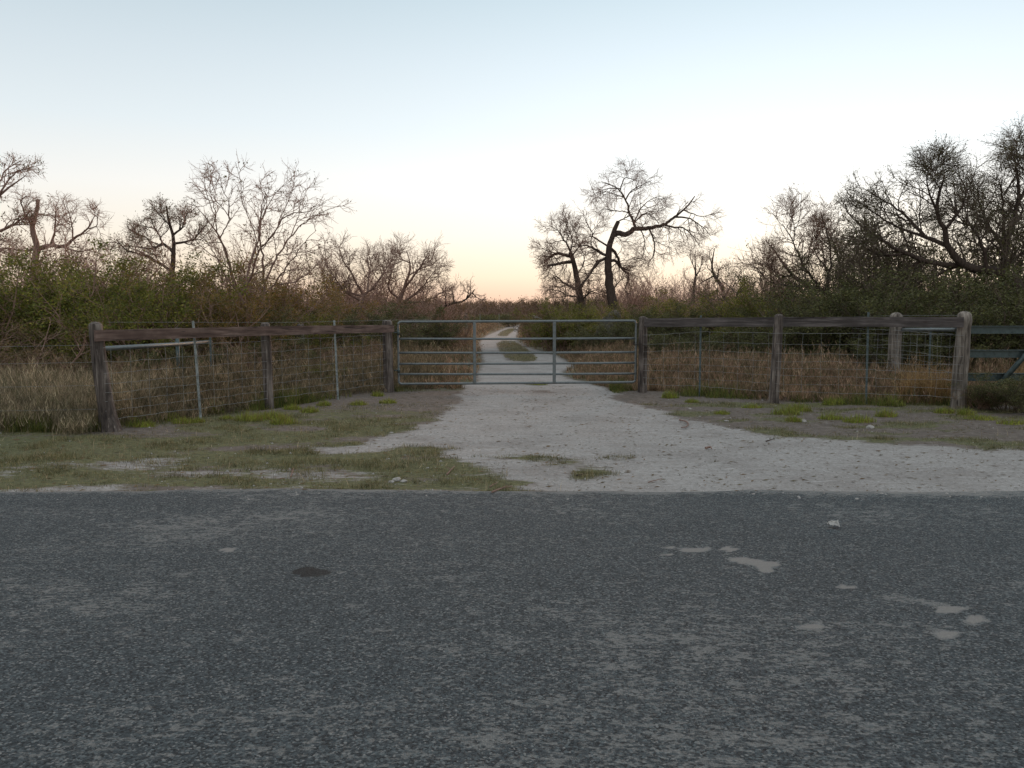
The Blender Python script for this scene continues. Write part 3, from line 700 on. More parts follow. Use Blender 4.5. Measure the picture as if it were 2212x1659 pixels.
g.build('wire_mesh', M['wire'], rs)
# ---- steel rail fence at the far right
ce = empty('steel_rail_fence', (float(RP3[0])+1.5, float(RP3[1])+.35, 0), 'dark green grey steel channel rails with diagonal brace at right edge', 'fence')
x0 = RP3[0]+.10; yy = RP3[1]+.35
for zc in (1.30, .895, .50):
    g = Geo(); x1 = x0+3.6
    prof = [(-.035, -.058), (.0, -.058), (.0, .05), (-.05, .05), (-.05, .062), (.012, .062), (.012, -.07), (-.035, -.07)]
    V = [(xx, yy+a, zc+b) for xx in (x0, x1) for a, b in prof]; n = len(prof)
    g.add(V, [[i, (i+1) % n, (i+1) % n+n, i+n] for i in range(n)])
    g.add([V[1], V[2], V[5], V[6]], [[0, 1, 2, 3]])
    g.build('rail', M['galv_dark'], ce)
g = Geo(); a_ = P(2148, 842, yy-.09); b_ = P(2235, 745, yy-.09); add_tube(g, [a_, b_, b_+(b_-a_)*.25], .045, 8); g.build('diagonal_brace', M['galv_dark'], ce, True)
g = Geo(); add_tube(g, [(x1-.05, yy+.1, -.1), (x1-.05, yy+.1, 1.45)], .05, 10); g.build('post', M['galv_dark'], ce, True)

# ------------------------------------------------------------------ gate
GL = P(861, 760, GP[1]+.0); GR = P(1373, 760, RP1[1]+.05)
gl = np.array([GL[0], GP[1], 0]); gr_ = np.array([GR[0], RP1[1]+.03, 0])
gate = empty('pipe_gate', tuple(((gl+gr_)/2).tolist()), 'wide grey galvanised pipe gate with six bars across the dirt drive', 'gate')
zl = [.145, .345, .55, .775, 1.055, 1.395]; zr = [.205, .375, .59, .80, 1.075, 1.42]
rc = .06
g = Geo()
def corner(c, d0, d1, r=rc, n=6):
    # arc from c+d0*r to c+d1*r
    return [c+d0*r*(1-math.sin(t))+d1*r*(1-math.cos(t)) for t in np.linspace(0, PI/2, n)]
lb, lt, rb, rt = up(gl, zl[0]), up(gl, zl[-1]), up(gr_, zr[0]), up(gr_, zr[-1])
un = lambda v: v/np.linalg.norm(v)
ex = un(rb-lb); ez = np.array([0, 0, 1.])
loop = [up(gl, .7)]+corner(lt, -ez, ex)[0:]+corner(rt, -ex, -ez)+corner(rb, ez, -ex)+corner(lb, ex, ez)+[up(gl, .7)]
add_tube(g, loop, .0245, 10, caps=False); g.build('frame', M['galv'], gate, True)
for a, b in list(zip(zl, zr))[1:-1]:
    g = Geo(); n = 9; ks = np.linspace(0, 1, n)
    add_tube(g, [up(gl, a)*(1-k)+up(gr_, b)*k-ez*.006*math.sin(k*PI) for k in ks], 0.0225, 10); g.build('rail', M['galv'], gate, True)
for vxx in (1027, 1199):
    k = (vxx-861)/(1373-861); c = gl*(1-k)+gr_*k; z0 = zl[0]*(1-k)+zr[0]*k; z1 = zl[-1]*(1-k)+zr[-1]*k
    g = Geo(); V = []
    rr = .031
    prof = [(-rr, -.024), (-rr+.008, -.03), (rr-.008, -.03), (rr, -.024), (rr, .02), (-rr, .02)]
    for z in (z0+.01, z1-.01): V += [(c[0]+a, c[1]+b, z) for a, b in prof]
    n = len(prof); g.add(V, [[i, (i+1) % n, (i+1) % n+n, i+n] for i in range(n)]); g.build('upright', M['galv'], gate)
for z in (.42, 1.18):
    g = Geo(); add_tube(g, [up(gl, z, -.10, 0), up(gl, z, -.01, 0)], .011, 8); add_tube(g, [up(gl, z-.05), up(gl, z+.05)], .029, 10); g.build('hinge', M['galv_dark'], gate, True)
# chain and lock holding the gate to its post
g = Geo()
ca = np.array([gr_[0], gr_[1], .93]); cb = np.array([RP1[0]+.02, RP1[1]-.10, .96])
path = []
for t in np.linspace(0, 1, 26):
    an = 2*PI*t
    mid = (ca+cb)/2; path.append(mid+np.array([math.cos(an)*(.5*abs(cb[0]-ca[0])+.06), -.02+math.sin(an)*.11, -.03*math.cos(an)+.02*math.sin(3*an)]))
for i, (a, b) in enumerate(zip(path, path[1:])):
    d = un(b-a); s_ = un(np.cross(d, ez if i % 2 else np.array([.3, 1, 0.]))); c = (a+b)/2
    lk = [c+d*math.cos(q)*.022+s_*math.sin(q)*.011 for q in np.linspace(0, 2*PI, 9)]
    add_tube(g, lk, .0045, 5, caps=False)
hang = [cb+[.0, -.02, 0], cb+[.02, -.03, -.1], cb+[-.01, -.03, -.2]]
for k in range(7):
    c = cb+np.array([.012*math.sin(k), -.035, -.03-.034*k]); s_ = np.array([1, 0, 0.]) if k % 2 else np.array([.2, 1, 0])
    add_tube(g, [c+ez*math.cos(q)*.022+s_*math.sin(q)*.011 for q in np.linspace(0, 2*PI, 9)], .0045, 5, caps=False)
ch = g.build('gate_chain', M['chain'], loc=tuple(cb.tolist())); tag(ch, 'rusty chain looped round the gate end and the latch post', 'chain')
# ------------------------------------------------------------------ woody plants
def resample(pts, K):
    pts = np.asarray(pts, float); d = np.concatenate([[0], np.cumsum(np.linalg.norm(np.diff(pts, axis=0), axis=1))])
    t = np.linspace(0, d[-1], K)
    r = np.stack([np.interp(t, d, pts[:, i]) for i in range(pts.shape[1])], 1)
    q = r.copy(); q[1:-1] = (r[:-2]+2*r[1:-1]+r[2:])/4
    return q
def spawn(Pt, Rd, n, L, ang=(.5, 1.1), K=5, t0=.2, t1=1., up=.1, wander=.28, rr=.55, rmin=.004, taper=.35, out=None):
    """n children on every branch; L = (lo, hi) length, metres or factor of parent when negative"""
    N, Kp, _ = Pt.shape; m = N*n
    pi = np.repeat(np.arange(N), n); t = t0+(t1-t0)*((np.tile(np.arange(n), N)+rng.random(m))/n)
    f = t*(Kp-1); i0 = np.minimum(f.astype(int), Kp-2); fr = (f-i0)[:, None]
    p = Pt[pi, i0]*(1-fr)+Pt[pi, i0+1]*fr; r = Rd[pi, i0]*(1-fr[:, 0])+Rd[pi, i0+1]*fr[:, 0]
    T = Pt[pi, i0+1]-Pt[pi, i0]; T /= np.linalg.norm(T, axis=1, keepdims=True)+1e-9
    q = rng.normal(0, 1, (m, 3)); q -= T*(q*T).sum(1, keepdims=True); q /= np.linalg.norm(q, axis=1, keepdims=True)+1e-9
    a = (ang[0]+(ang[1]-ang[0])*rng.random(m))[:, None]
    d = T*np.cos(a)+q*np.sin(a); d[:, 2] += up*rng.random(m)
    ln = L[0]+(L[1]-L[0])*rng.random(m)
    if L[0] < 0: ln = -ln*np.linalg.norm(Pt[pi, -1]-Pt[pi, 0], axis=1)
    ln = ln*(1.15-.5*t); ln = ln*(1.25-.85*t)/(1.15-.5*t); st = (ln/(K-1))[:, None]
    C = [p]; 
    for k in range(K-1):
        d = d+rng.normal(0, wander, (m, 3)); d[:, 2] += up*.35; d /= np.linalg.norm(d, axis=1, keepdims=True)
        C.append(C[-1]+d*st)
    C = np.stack(C, 1); r0 = np.maximum(np.minimum(r*.9, r*rr+.002), rmin)
    R = r0[:, None]*np.linspace(1, taper, K)[None]; R = np.maximum(R, rmin*.7)
    return C, R
def leafcloud(g, Pt, n, size, spread=.04, m=0, t0=.3, droop=0, asp=.45):
    N, K, _ = Pt.shape
    if N == 0: return
    pi = rng.integers(0, N, n); t = (t0+(1-t0)*rng.random(n))*(K-1); i0 = np.minimum(t.astype(int), K-2); fr = (t-i0)[:, None]
    p = Pt[pi, i0]*(1-fr)+Pt[pi, i0+1]*fr+rng.normal(0, spread, (n, 3))
    d = rng.normal(0, 1, (n, 3)); d[:, 2] -= droop; d /= np.linalg.norm(d, axis=1, keepdims=True)
    s = np.cross(d, rng.normal(0, 1, (n, 3))); s /= np.linalg.norm(s, axis=1, keepdims=True)+1e-9
    L = (size*(.55+.9*rng.random(n)))[:, None]; w = L*asp*.5
    V = np.stack([p, p+d*L*.5+s*w, p+d*L, p+d*L*.5-s*w], 1).reshape(-1, 3)
    g.add(V, np.arange(n*4).reshape(-1, 4), m)
def arr(polys, K=9):
    A = [resample(p, K) for p in polys]; A = np.stack(A); return A[:, :, :3], A[:, :, 3]

# ---- trees whose limbs follow the photograph
def traced(name, label, cat, group, D, conv, limbs, K=12, tilt=.5, seed=0, bark='bark', twig='twig', l1=(7, (.9, 2.2)), l2=(7, (.45, 1.0)), l3=(5, (.2, .5)), rmin=.0055,
           up=.12, fine=1.0, leaves=0, leafm='leaf_green', lsize=.07, wig=.05, t0=.2, extra_leaf=0, z0=True, kink=.3):
    """limbs: (points in photo crop, r0, r1); depth of each limb drifts away from the picture plane"""
    global rng
    rng = np.random.default_rng(seed+100)
    pts3 = []; allp = np.zeros((0, 3)); out = []
    for li, (pp, r0, r1) in enumerate(limbs):
        q = np.array([P(*conv(a, b), D) for a, b in pp])
        y0 = D
        if len(allp):
            dd = np.hypot(allp[:, 0]-q[0, 0], allp[:, 2]-q[0, 2]); j = dd.argmin()
            if dd[j] < .6: y0 = allp[j, 1]; q[0] = allp[j]
        s = np.concatenate([[0], np.cumsum(np.hypot(np.diff(q[:, 0]), np.diff(q[:, 2])))])
        if li > 0: q[:, 1] = y0+s*rng.uniform(-tilt, tilt)+.1*np.sin(s*2+li)*min(1, s[-1])
        else: q[:, 1] = y0
        if len(allp) == 0 and z0: q = np.vstack([[q[0, 0]+(q[0, 0]-q[1, 0])*.1, q[0, 1], -.15], q]); s = np.concatenate([[0], s+.3])
        rad = np.interp(s, [0, s[-1]], [r0, r1])
        full = resample(np.column_stack([q, rad]), max(K, 3*len(pp)))
        n = len(full); w = np.linspace(0, 1, n)[:, None]
        full[:, :3] += rng.normal(0, wig*.35, (n, 3))*np.sin(w*PI)*min(1., s[-1]/2)
        out.append(full); allp = np.vstack([allp, full[:, :3]])
    K1 = 12
    A = np.stack([resample(f, K1) for f in out]); PA, RA_ = A[:, :, :3], A[:, :, 3]
    root = empty(name, (out[0][0][0], out[0][0][1], 0), label, cat, group)
    g = Geo()
    for i, f in enumerate(out): V, F = tube(f[:, :3], f[:, 3], 10 if i == 0 else 7); g.add(V, F)
    big = PA[1:] if len(PA) > 1 else PA; bigR = RA_[1:] if len(PA) > 1 else RA_
    c1, r1 = spawn(big, np.minimum(bigR, .035)*fine, l1[0], l1[1], K=7, t0=t0, up=up, wander=kink, rmin=.009*fine)
    V, F = tube(c1, r1, 5); g.add(V, F)
    g.build('trunk', M[bark], root, True)
    h = Geo()
    c2, r2 = spawn(np.concatenate([c1]), r1, l2[0], l2[1], K=6, t0=.15, up=up, wander=kink, rmin=.0065*fine)
    V, F = tube(c2, r2, 4); h.add(V, F)
    c3, r3 = spawn(c2, r2, l3[0], l3[1], K=5, t0=.2, up=up*.6, wander=kink, rmin=rmin)
    V, F = tube(c3, r3, 3); h.add(V, F)
    h.build('crown', M[twig], root)
    if leaves:
        h = Geo(); leafcloud(h, np.concatenate([c3, c2[:, :5]]), leaves, lsize, .03, 0); h.build('leaves', M[leafm], root)
    return root
ZA = lambda a, b: ((1850+a/2.765)/1.6492, (550+b/2.765)/1.6492)      # crops of the photograph the limbs were read from
ZB = lambda a, b: ((600+a/2.675)/1.6492, (550+b/2.675)/1.6492)
ZC = lambda a, b: ((2300+a/1.3828)/1.6492, (450+b/1.3828)/1.6492)
ZD = lambda a, b: ((a/1.3823)/1.6492, (450+b/1.3823)/1.6492)
ZE = lambda a, b: ((1200+a/1.6592)/1.6492, (850+b/1.6592)/1.6492)

traced('mesquite_tree', 'tall leaning bare mesquite with broken thick trunk, beside the boulder right of the track', 'tree', 'bare mesquite trees', 38, ZA, [
 ([(960, 1560), (905, 1420), (885, 1250), (872, 1130), (880, 1000), (885, 900), (912, 830), (932, 755), (955, 700), (975, 660)], .25, .085),
 ([(930, 765), (990, 765), (1055, 795), (1095, 765), (1140, 718), (1220, 728), (1330, 712), (1430, 690), (1500, 640), (1570, 590), (1650, 530), (1710, 470), (1770, 385)], .135, .022),
 ([(1140, 705), (1130, 620), (1098, 560), (1092, 480), (1062, 410), (1030, 320), (960, 260), (850, 210)], .065, .014),
 ([(1065, 410), (1110, 350), (1170, 300), (1250, 270), (1340, 225)], .035, .01),
 ([(1030, 310), (1050, 230), (1090, 175), (1170, 190), (1240, 190)], .03, .01),
 ([(1090, 180), (1098, 140), (1100, 110)], .012, .006),
 ([(1030, 310), (940, 290), (860, 305), (790, 340), (735, 370)], .028, .008),
 ([(1060, 405), (1000, 380), (930, 360), (860, 345), (800, 400)], .028, .008),
 ([(1098, 560), (1020, 545), (920, 555), (830, 535), (780, 565)], .028, .008),
 ([(1430, 692), (1550, 706), (1640, 700), (1730, 760), (1800, 830), (1850, 900)], .05, .01),
 ([(1570, 590), (1700, 600), (1790, 640), (1880, 700), (1960, 775)], .045, .01),
 ([(1650, 535), (1760, 560), (1870, 580), (1990, 540)], .03, .008),
 ([(1290, 722), (1335, 820), (1362, 920), (1340, 1000), (1290, 1065)], .045, .01),
 ([(1150, 665), (1230, 570), (1300, 580), (1360, 640), (1400, 720)], .03, .008),
 ([(1150, 660), (1195, 530), (1280, 450), (1400, 395)], .035, .008),
 ([(1170, 650), (1260, 560), (1360, 560), (1450, 530)], .025, .007),
 ([(1000, 680), (1080, 610), (1110, 590)], .03, .02),
 ([(1500, 715), (1510, 850), (1530, 950)], .02, .007),
 ([(870, 930), (800, 860), (735, 810), (700, 720), (640, 600)], .045, .01),
 ([(865, 1000), (790, 950), (700, 890), (600, 890), (490, 900)], .06, .01),
 ([(860, 1020), (770, 1060), (705, 1160), (640, 1250), (560, 1330)], .075, .02),
 ([(870, 1010), (760, 960), (690, 880), (720, 780), (760, 720)], .045, .01),
 ([(885, 930), (950, 965), (980, 1030), (1015, 1120), (1085, 1165), (1108, 1205), (1070, 1290), (1072, 1355), (1135, 1370)], .075, .015),
 ([(900, 1060), (955, 1045), (1000, 1110)], .08, .05),
 ([(890, 1150), (960, 1060), (1100, 1030), (1230, 1040)], .025, .008),
 ([(930, 1350), (1000, 1240), (1080, 1200)], .03, .01),
 ([(900, 830), (950, 800), (1000, 860), (1090, 870)], .025, .008),
 ([(1200, 735), (1240, 850), (1220, 960), (1200, 1030)], .028, .008),
], seed=1, l1=(6, (.55, 1.35)), l2=(6, (.4, .95)), l3=(5, (.22, .55)), kink=.18, up=-.03, rmin=.0042, tilt=.6)
traced('mesquite_tree', 'crooked bare mesquite with stubby broken limbs just left of the tallest mesquite', 'tree', 'bare mesquite trees', 39, ZA, [
 ([(650, 1560), (595, 1420), (588, 1300), (565, 1180), (540, 1080), (520, 1000), (500, 960)], .19, .09),
 ([(515, 1000), (440, 985), (370, 968), (300, 1010), (262, 1045)], .085, .05),
 ([(370, 968), (290, 960), (225, 935)], .03, .012),
 ([(525, 1065), (430, 1072), (330, 1092), (278, 1105)], .085, .05),
 ([(588, 1340), (500, 1300), (430, 1255), (370, 1190), (340, 1210)], .075, .02),
 ([(505, 975), (470, 880), (420, 820), (390, 760), (295, 700)], .05, .012),
 ([(540, 1000), (600, 900), (560, 780), (500, 680)], .035, .01),
 ([(560, 1180), (640, 1080), (640, 960), (560, 860)], .03, .01),
 ([(600, 1330), (680, 1200), (760, 1080), (800, 1020)], .06, .02),
 ([(580, 1400), (480, 1400), (400, 1340), (300, 1330)], .04, .01),
 ([(600, 1420), (700, 1350), (780, 1330)], .04, .01),
 ([(505, 980), (530, 850), (480, 720), (430, 640)], .03, .008),
], seed=2, l1=(8, (.5, 1.2)), l2=(7, (.35, .8)), l3=(6, (.2, .45)), kink=.2, up=.03, rmin=.005, tilt=.8, leaves=900, leafm='leaf_brown', lsize=.045)
traced('young_tree', 'slender many stemmed bare tree with fan of thin reddish branches behind left middle post', 'tree', None, 21, ZB, [
 ([(812, 1650), (795, 1550), (735, 1455), (690, 1370), (640, 1290), (600, 1120), (560, 980), (500, 820), (430, 700), (340, 580), (250, 480)], .05, .007),
 ([(640, 1290), (560, 1230), (490, 1140), (450, 1050), (400, 950), (330, 850), (260, 760)], .024, .006),
 ([(640, 1280), (620, 1200), (600, 1100), (588, 900), (540, 740), (528, 600), (480, 430), (470, 300)], .025, .005),
 ([(690, 1370), (720, 1200), (725, 1050), (740, 880), (765, 740), (735, 600), (765, 420), (720, 300), (650, 220), (655, 110)], .032, .005),
 ([(725, 1080), (790, 900), (815, 760), (790, 640), (860, 470), (900, 380), (970, 280), (1100, 190)], .022, .005),
 ([(880, 1660), (915, 1480), (930, 1350), (935, 1240), (938, 1000), (930, 800), (960, 650), (980, 500), (1050, 400)], .045, .006),
 ([(940, 1250), (985, 1100), (1030, 980), (1100, 880), (1150, 790), (1230, 700), (1330, 620), (1480, 540), (1640, 480)], .027, .005),
 ([(930, 1340), (1020, 1240), (1110, 1120), (1200, 1020), (1290, 900), (1360, 820), (1450, 740)], .025, .005),
 ([(720, 1350), (800, 1170), (850, 1060), (880, 960), (960, 870), (1060, 780), (1130, 680), (1200, 590), (1400, 580), (1570, 495)], .03, .005),
 ([(1020, 1240), (1180, 1220), (1300, 1130), (1390, 1000), (1412, 900), (1400, 800)], .018, .005),
 ([(500, 820), (560, 730), (630, 640), (640, 450), (590, 370), (572, 200)], .016, .005),
 ([(430, 700), (450, 560), (370, 400), (340, 280), (328, 130)], .015, .005),
 ([(960, 870), (1060, 760), (1070, 620), (1160, 400), (1170, 280), (1210, 230)], .015, .004),
 ([(1150, 790), (1220, 560), (1230, 400), (1255, 330)], .013, .004),
 ([(790, 640), (830, 560), (920, 420), (950, 360)], .013, .004),
 ([(640, 640), (560, 520), (480, 420), (440, 320)], .012, .004),
 ([(1030, 980), (1130, 960), (1230, 940)], .012, .004),
 ([(930, 1100), (860, 1140), (800, 1180), (850, 1090), (960, 1020), (1080, 1100), (1200, 1080), (1330, 1060)], .014, .004),
 ([(735, 1455), (600, 1540), (430, 1555), (200, 1480), (60, 1460)], .014, .004),
 ([(690, 1370), (560, 1330), (400, 1330), (290, 1300), (200, 1200)], .014, .004),
 ([(600, 1120), (480, 1000), (350, 900), (250, 740), (200, 640)], .014, .004),
 ([(880, 960), (900, 800), (870, 650), (830, 500), (850, 300), (820, 170)], .013, .004),
], K=14, seed=3, l1=(6, (.4, .95)), l2=(5, (.25, .55)), l3=(3, (.15, .35)), bark='bark_pink', twig='twig_pink', up=.06, rmin=.0030, tilt=.7, leaves=900, fine=.85, leafm='leaf_dark', lsize=.05, wig=.04, kink=.17)
traced('dead_tree', 'dead tree with a dark twisted trunk and pinkish boughs, top left above the brush', 'tree', None, 27, ZD, [
 ([(150, 860), (165, 740), (170, 650), (190, 600), (167, 550), (153, 480), (185, 420), (188, 360)], .15, .05),
 ([(190, 600), (250, 582), (320, 600), (400, 550), (470, 520), (505, 450)], .08, .012),
 ([(250, 582), (300, 500), (335, 400)], .04, .01),
 ([(155, 480), (145, 430), (140, 375), (185, 355)], .035, .012),
 ([(400, 550), (400, 480), (380, 400)], .025, .008),
 ([(320, 600), (400, 620), (480, 600)], .03, .008),
 ([(180, 600), (100, 610), (40, 600)], .05, .012),
 ([(185, 430), (240, 440), (300, 450)], .02, .008),
 ([(470, 520), (520, 500), (540, 430)], .02, .006),
], seed=4, l1=(6, (.4, .9)), l2=(6, (.25, .6)), l3=(4, (.18, .4)), kink=.2, bark='bark_pink', twig='twig_pink', up=.03, rmin=.0035)
traced('bare_tree', 'pale bare tree cut off by the left edge, above the dark brush', 'tree', None, 24, ZD, [
 ([(-120, 900), (-110, 700), (-60, 560), (-60, 450), (0, 330), (60, 290), (130, 240)], .13, .01),
 ([(-60, 560), (0, 500), (80, 440), (110, 400)], .05, .01), ([(-80, 620), (0, 600), (60, 600), (110, 620)], .05, .01),
 ([(-60, 450), (-80, 300), (-30, 180), (10, 140)], .05, .01), ([(0, 330), (60, 220), (130, 190)], .03, .008), ([(0, 500), (60, 480), (120, 480)], .03, .008),
 ([(-110, 700), (-30, 650), (50, 560)], .04, .01),
], seed=5, l1=(6, (.4, .85)), l2=(6, (.25, .6)), l3=(4, (.18, .4)), kink=.2, bark='bark_pink', twig='twig_pink', up=.0, rmin=.0035, leaves=1500, leafm='leaf_dark', lsize=.05)
traced('mesquite_tree', 'spreading mesquite with sparse dark leaves left of the slender fan shaped tree', 'tree', None, 25, ZD, [
 ([(850, 860), (850, 700), (857, 600), (862, 545), (830, 480), (820, 390)], .11, .02),
 ([(857, 620), (790, 570), (720, 600), (640, 592), (560, 575)], .05, .01), ([(850, 700), (740, 640), (650, 620), (600, 560)], .05, .01),
 ([(862, 550), (905, 500), (930, 430)], .035, .01), ([(790, 575), (760, 500), (700, 490)], .03, .008), ([(830, 480), (780, 420)], .02, .008), ([(857, 600), (940, 560), (1000, 480)], .04, .01),
 ([(720, 600), (660, 530), (600, 520)], .025, .008)
], seed=6, l1=(8, (.35, .75)), l2=(6, (.22, .5)), l3=(5, (.15, .35)), kink=.2, up=.03, rmin=.004, leaves=2600, leafm='leaf_dark', lsize=.045)
traced('mesquite_tree', 'large leafy mesquite with a thick trunk leaning left at the right side', 'tree', None, 22, ZC, [
 ([(1850, 1000), (1850, 800), (1780, 725), (1680, 712), (1580, 690), (1530, 660), (1490, 600), (1472, 500), (1430, 440), (1445, 330), (1475, 240)], .19, .02),
 ([(1580, 692), (1480, 680), (1400, 660), (1300, 620), (1200, 560), (1100, 480), (1040, 400)], .08, .012),
 ([(1490, 600), (1400, 540), (1340, 430), (1250, 340), (1200, 290)], .06, .01), ([(1400, 540), (1300, 500), (1200, 430), (1120, 330)], .04, .01),
 ([(1472, 500), (1560, 400), (1600, 310), (1570, 230)], .045, .01), ([(1680, 712), (1640, 600), (1540, 480), (1500, 380)], .05, .01),
 ([(1430, 430), (1360, 330), (1330, 260), (1340, 200)], .035, .008), ([(1300, 620), (1200, 640), (1080, 600), (1000, 540)], .04, .01), ([(1400, 660), (1300, 720), (1180, 700), (1060, 690)], .04, .01),
 ([(1540, 680), (1450, 740), (1330, 800)], .04, .01), ([(1445, 300), (1400, 260), (1410, 210)], .02, .008)
], seed=7, l1=(11, (.55, 1.35)), l2=(8, (.35, .85)), l3=(5, (.22, .5)), kink=.14, bark='bark', twig='twig_dark', up=.02, rmin=.0042, leaves=15000, leafm='leaf_dark', lsize=.036, tilt=.7)
traced('mesquite_tree', 'tallest leafy mesquite, cut off by the right edge of the picture', 'tree', None, 23, ZC, [
 ([(1760, 1000), (1750, 850), (1765, 720), (1760, 620), (1780, 560), (1840, 380), (1835, 240), (1805, 120)], .16, .012),
 ([(1760, 620), (1700, 500), (1640, 390), (1625, 300)], .06, .01), ([(1760, 600), (1758, 480), (1740, 350), (1710, 250)], .06, .01),
 ([(1780, 560), (1840, 480), (1920, 420), (1960, 280)], .06, .01), ([(1840, 380), (1900, 260), (1900, 130)], .045, .01),
 ([(1740, 340), (1785, 230), (1775, 170)], .03, .008), ([(1770, 700), (1880, 640), (2000, 560)], .06, .01), ([(1700, 500), (1600, 470), (1540, 400)], .035, .01),
 ([(1835, 200), (1875, 140), (1865, 80)], .025, .006), ([(1760, 650), (1690, 600), (1590, 560)], .04, .01)
], seed=8, l1=(11, (.55, 1.35)), l2=(8, (.35, .85)), l3=(5, (.22, .5)), kink=.14, bark='bark', twig='twig_dark', up=.02, rmin=.0042, leaves=11000, leafm='leaf_dark', lsize=.036, tilt=.7)
traced('mesquite_tree', 'low mesquite leaning left with sparse leaves above the right middle post', 'tree', None, 26, ZC, [
 ([(1010, 1000), (990, 890), (940, 850), (870, 812), (800, 790), (730, 740), (680, 680), (640, 620), (590, 560)], .12, .012),
 ([(870, 812), (800, 700), (745, 560), (700, 470)], .045, .01), ([(905, 835), (900, 650), (860, 500), (840, 440)], .045, .01), ([(950, 855), (985, 650), (950, 480)], .045, .01),
 ([(800, 790), (700, 790), (600, 770), (540, 700)], .04, .01), ([(745, 560), (770, 470), (755, 400)], .02, .008), ([(730, 740), (640, 740), (560, 680)], .03, .008), ([(800, 700), (860, 600), (900, 540)], .03, .008)
], seed=9, l1=(11, (.6, 1.4)), l2=(7, (.4, .85)), l3=(5, (.25, .6)), kink=.15, up=.08, rmin=.0042, leaves=4500, leafm='leaf_dark', lsize=.036, tilt=.7)
traced('dead_tree', 'small dead tree with a bare hooked branch, between tallest mesquite and leaning low one', 'tree', None, 50, ZC, [
 ([(395, 880), (380, 810), (358, 755), (330, 740), (325, 680), (340, 600)], .16, .02), ([(350, 745), (370, 700), (405, 688)], .06, .015), ([(330, 740), (290, 760), (240, 790)], .05, .015),
 ([(325, 680), (310, 620), (340, 590)], .03, .01), ([(345, 745), (310, 700), (290, 640)], .03, .01)], seed=10, l1=(5, (.4, 1.)), l2=(5, (.2, .6)), l3=(3, (.15, .3)), rmin=.005)
traced('dead_tree', 'tiny forked dead tree at the right end of the far bare row', 'tree', None, 46, ZC, [
 ([(450, 890), (445, 850), (450, 820), (490, 765), (520, 770)], .09, .015), ([(478, 785), (455, 740), (435, 715)], .04, .012)], seed=11, l1=(3, (.3, .8)), l2=(3, (.2, .5)), l3=(2, (.1, .3)), rmin=.005)
traced('bare_tree', 'upright bare tree standing over the far row right of the tallest mesquite', 'tree', None, 48, ZC, [
 ([(232, 880), (235, 820), (247, 750), (243, 680), (245, 610)], .11, .012), ([(247, 750), (270, 700), (275, 640)], .04, .01), ([(245, 700), (215, 650), (215, 610)], .03, .01)], seed=12, l1=(8, (.4, 1.3)), l2=(6, (.25, .7)), l3=(4, (.15, .4)), rmin=.005, up=.2)
traced('bare_tree', 'reddish bare tree with arching limbs left of the gate', 'tree', None, 33, ZE, [
 ([(370, 520), (365, 420), (372, 340), (420, 240), (440, 150), (410, 70)], .13, .012), ([(370, 360), (300, 300), (330, 180), (300, 120)], .05, .01), ([(400, 280), (480, 200), (540, 110), (560, 80)], .05, .01),
 ([(385, 400), (470, 330), (540, 250), (590, 180)], .05, .01), ([(370, 420), (280, 400), (220, 330), (230, 250)], .04, .01), ([(440, 150), (380, 120), (350, 60)], .03, .008), ([(430, 200), (500, 170), (600, 130)], .03, .008), ([(380, 380), (520, 370), (620, 320)], .04, .01)
], seed=13, l1=(8, (.5, 1.3)), l2=(7, (.35, .85)), l3=(5, (.22, .5)), kink=.2, bark='bark_pink', twig='twig', rmin=.0048, up=.1, tilt=.8)
traced('bare_tree', 'wide bare tree with an arched limb farther left of the gate', 'tree', None, 31, ZE, [
 ([(130, 520), (130, 430), (150, 350), (190, 300), (240, 290)], .12, .02), ([(140, 380), (60, 320), (20, 250), (-20, 160)], .05, .01), ([(150, 350), (110, 230), (60, 130), (50, 70)], .05, .01),
 ([(190, 300), (180, 180), (150, 80)], .04, .01), ([(200, 300), (270, 220), (330, 120)], .05, .01), ([(130, 430), (20, 400), (-80, 300), (-120, 220)], .05, .01), ([(150, 350), (-20, 300), (-60, 200)], .04, .01)
], seed=14, l1=(8, (.5, 1.3)), l2=(7, (.35, .85)), l3=(5, (.22, .5)), kink=.2, bark='bark_pink', twig='twig', rmin=.0048, up=.2, tilt=.8)
traced('dead_tree', 'low dead tree bending out toward the track from the left brush', 'tree', None, 36, ZE, [
 ([(560, 520), (600, 430), (660, 385), (720, 380), (770, 360), (800, 320), (815, 300)], .09, .02), ([(770, 365), (780, 320), (775, 300)], .035, .012), ([(795, 330), (830, 350), (850, 358)], .03, .01), ([(640, 395), (640, 340), (620, 290)], .03, .01), ([(700, 382), (690, 330), (670, 300)], .03, .01)
], seed=15, l1=(6, (.3, .9)), l2=(5, (.2, .5)), l3=(3, (.1, .3)), rmin=.005, bark='bark')

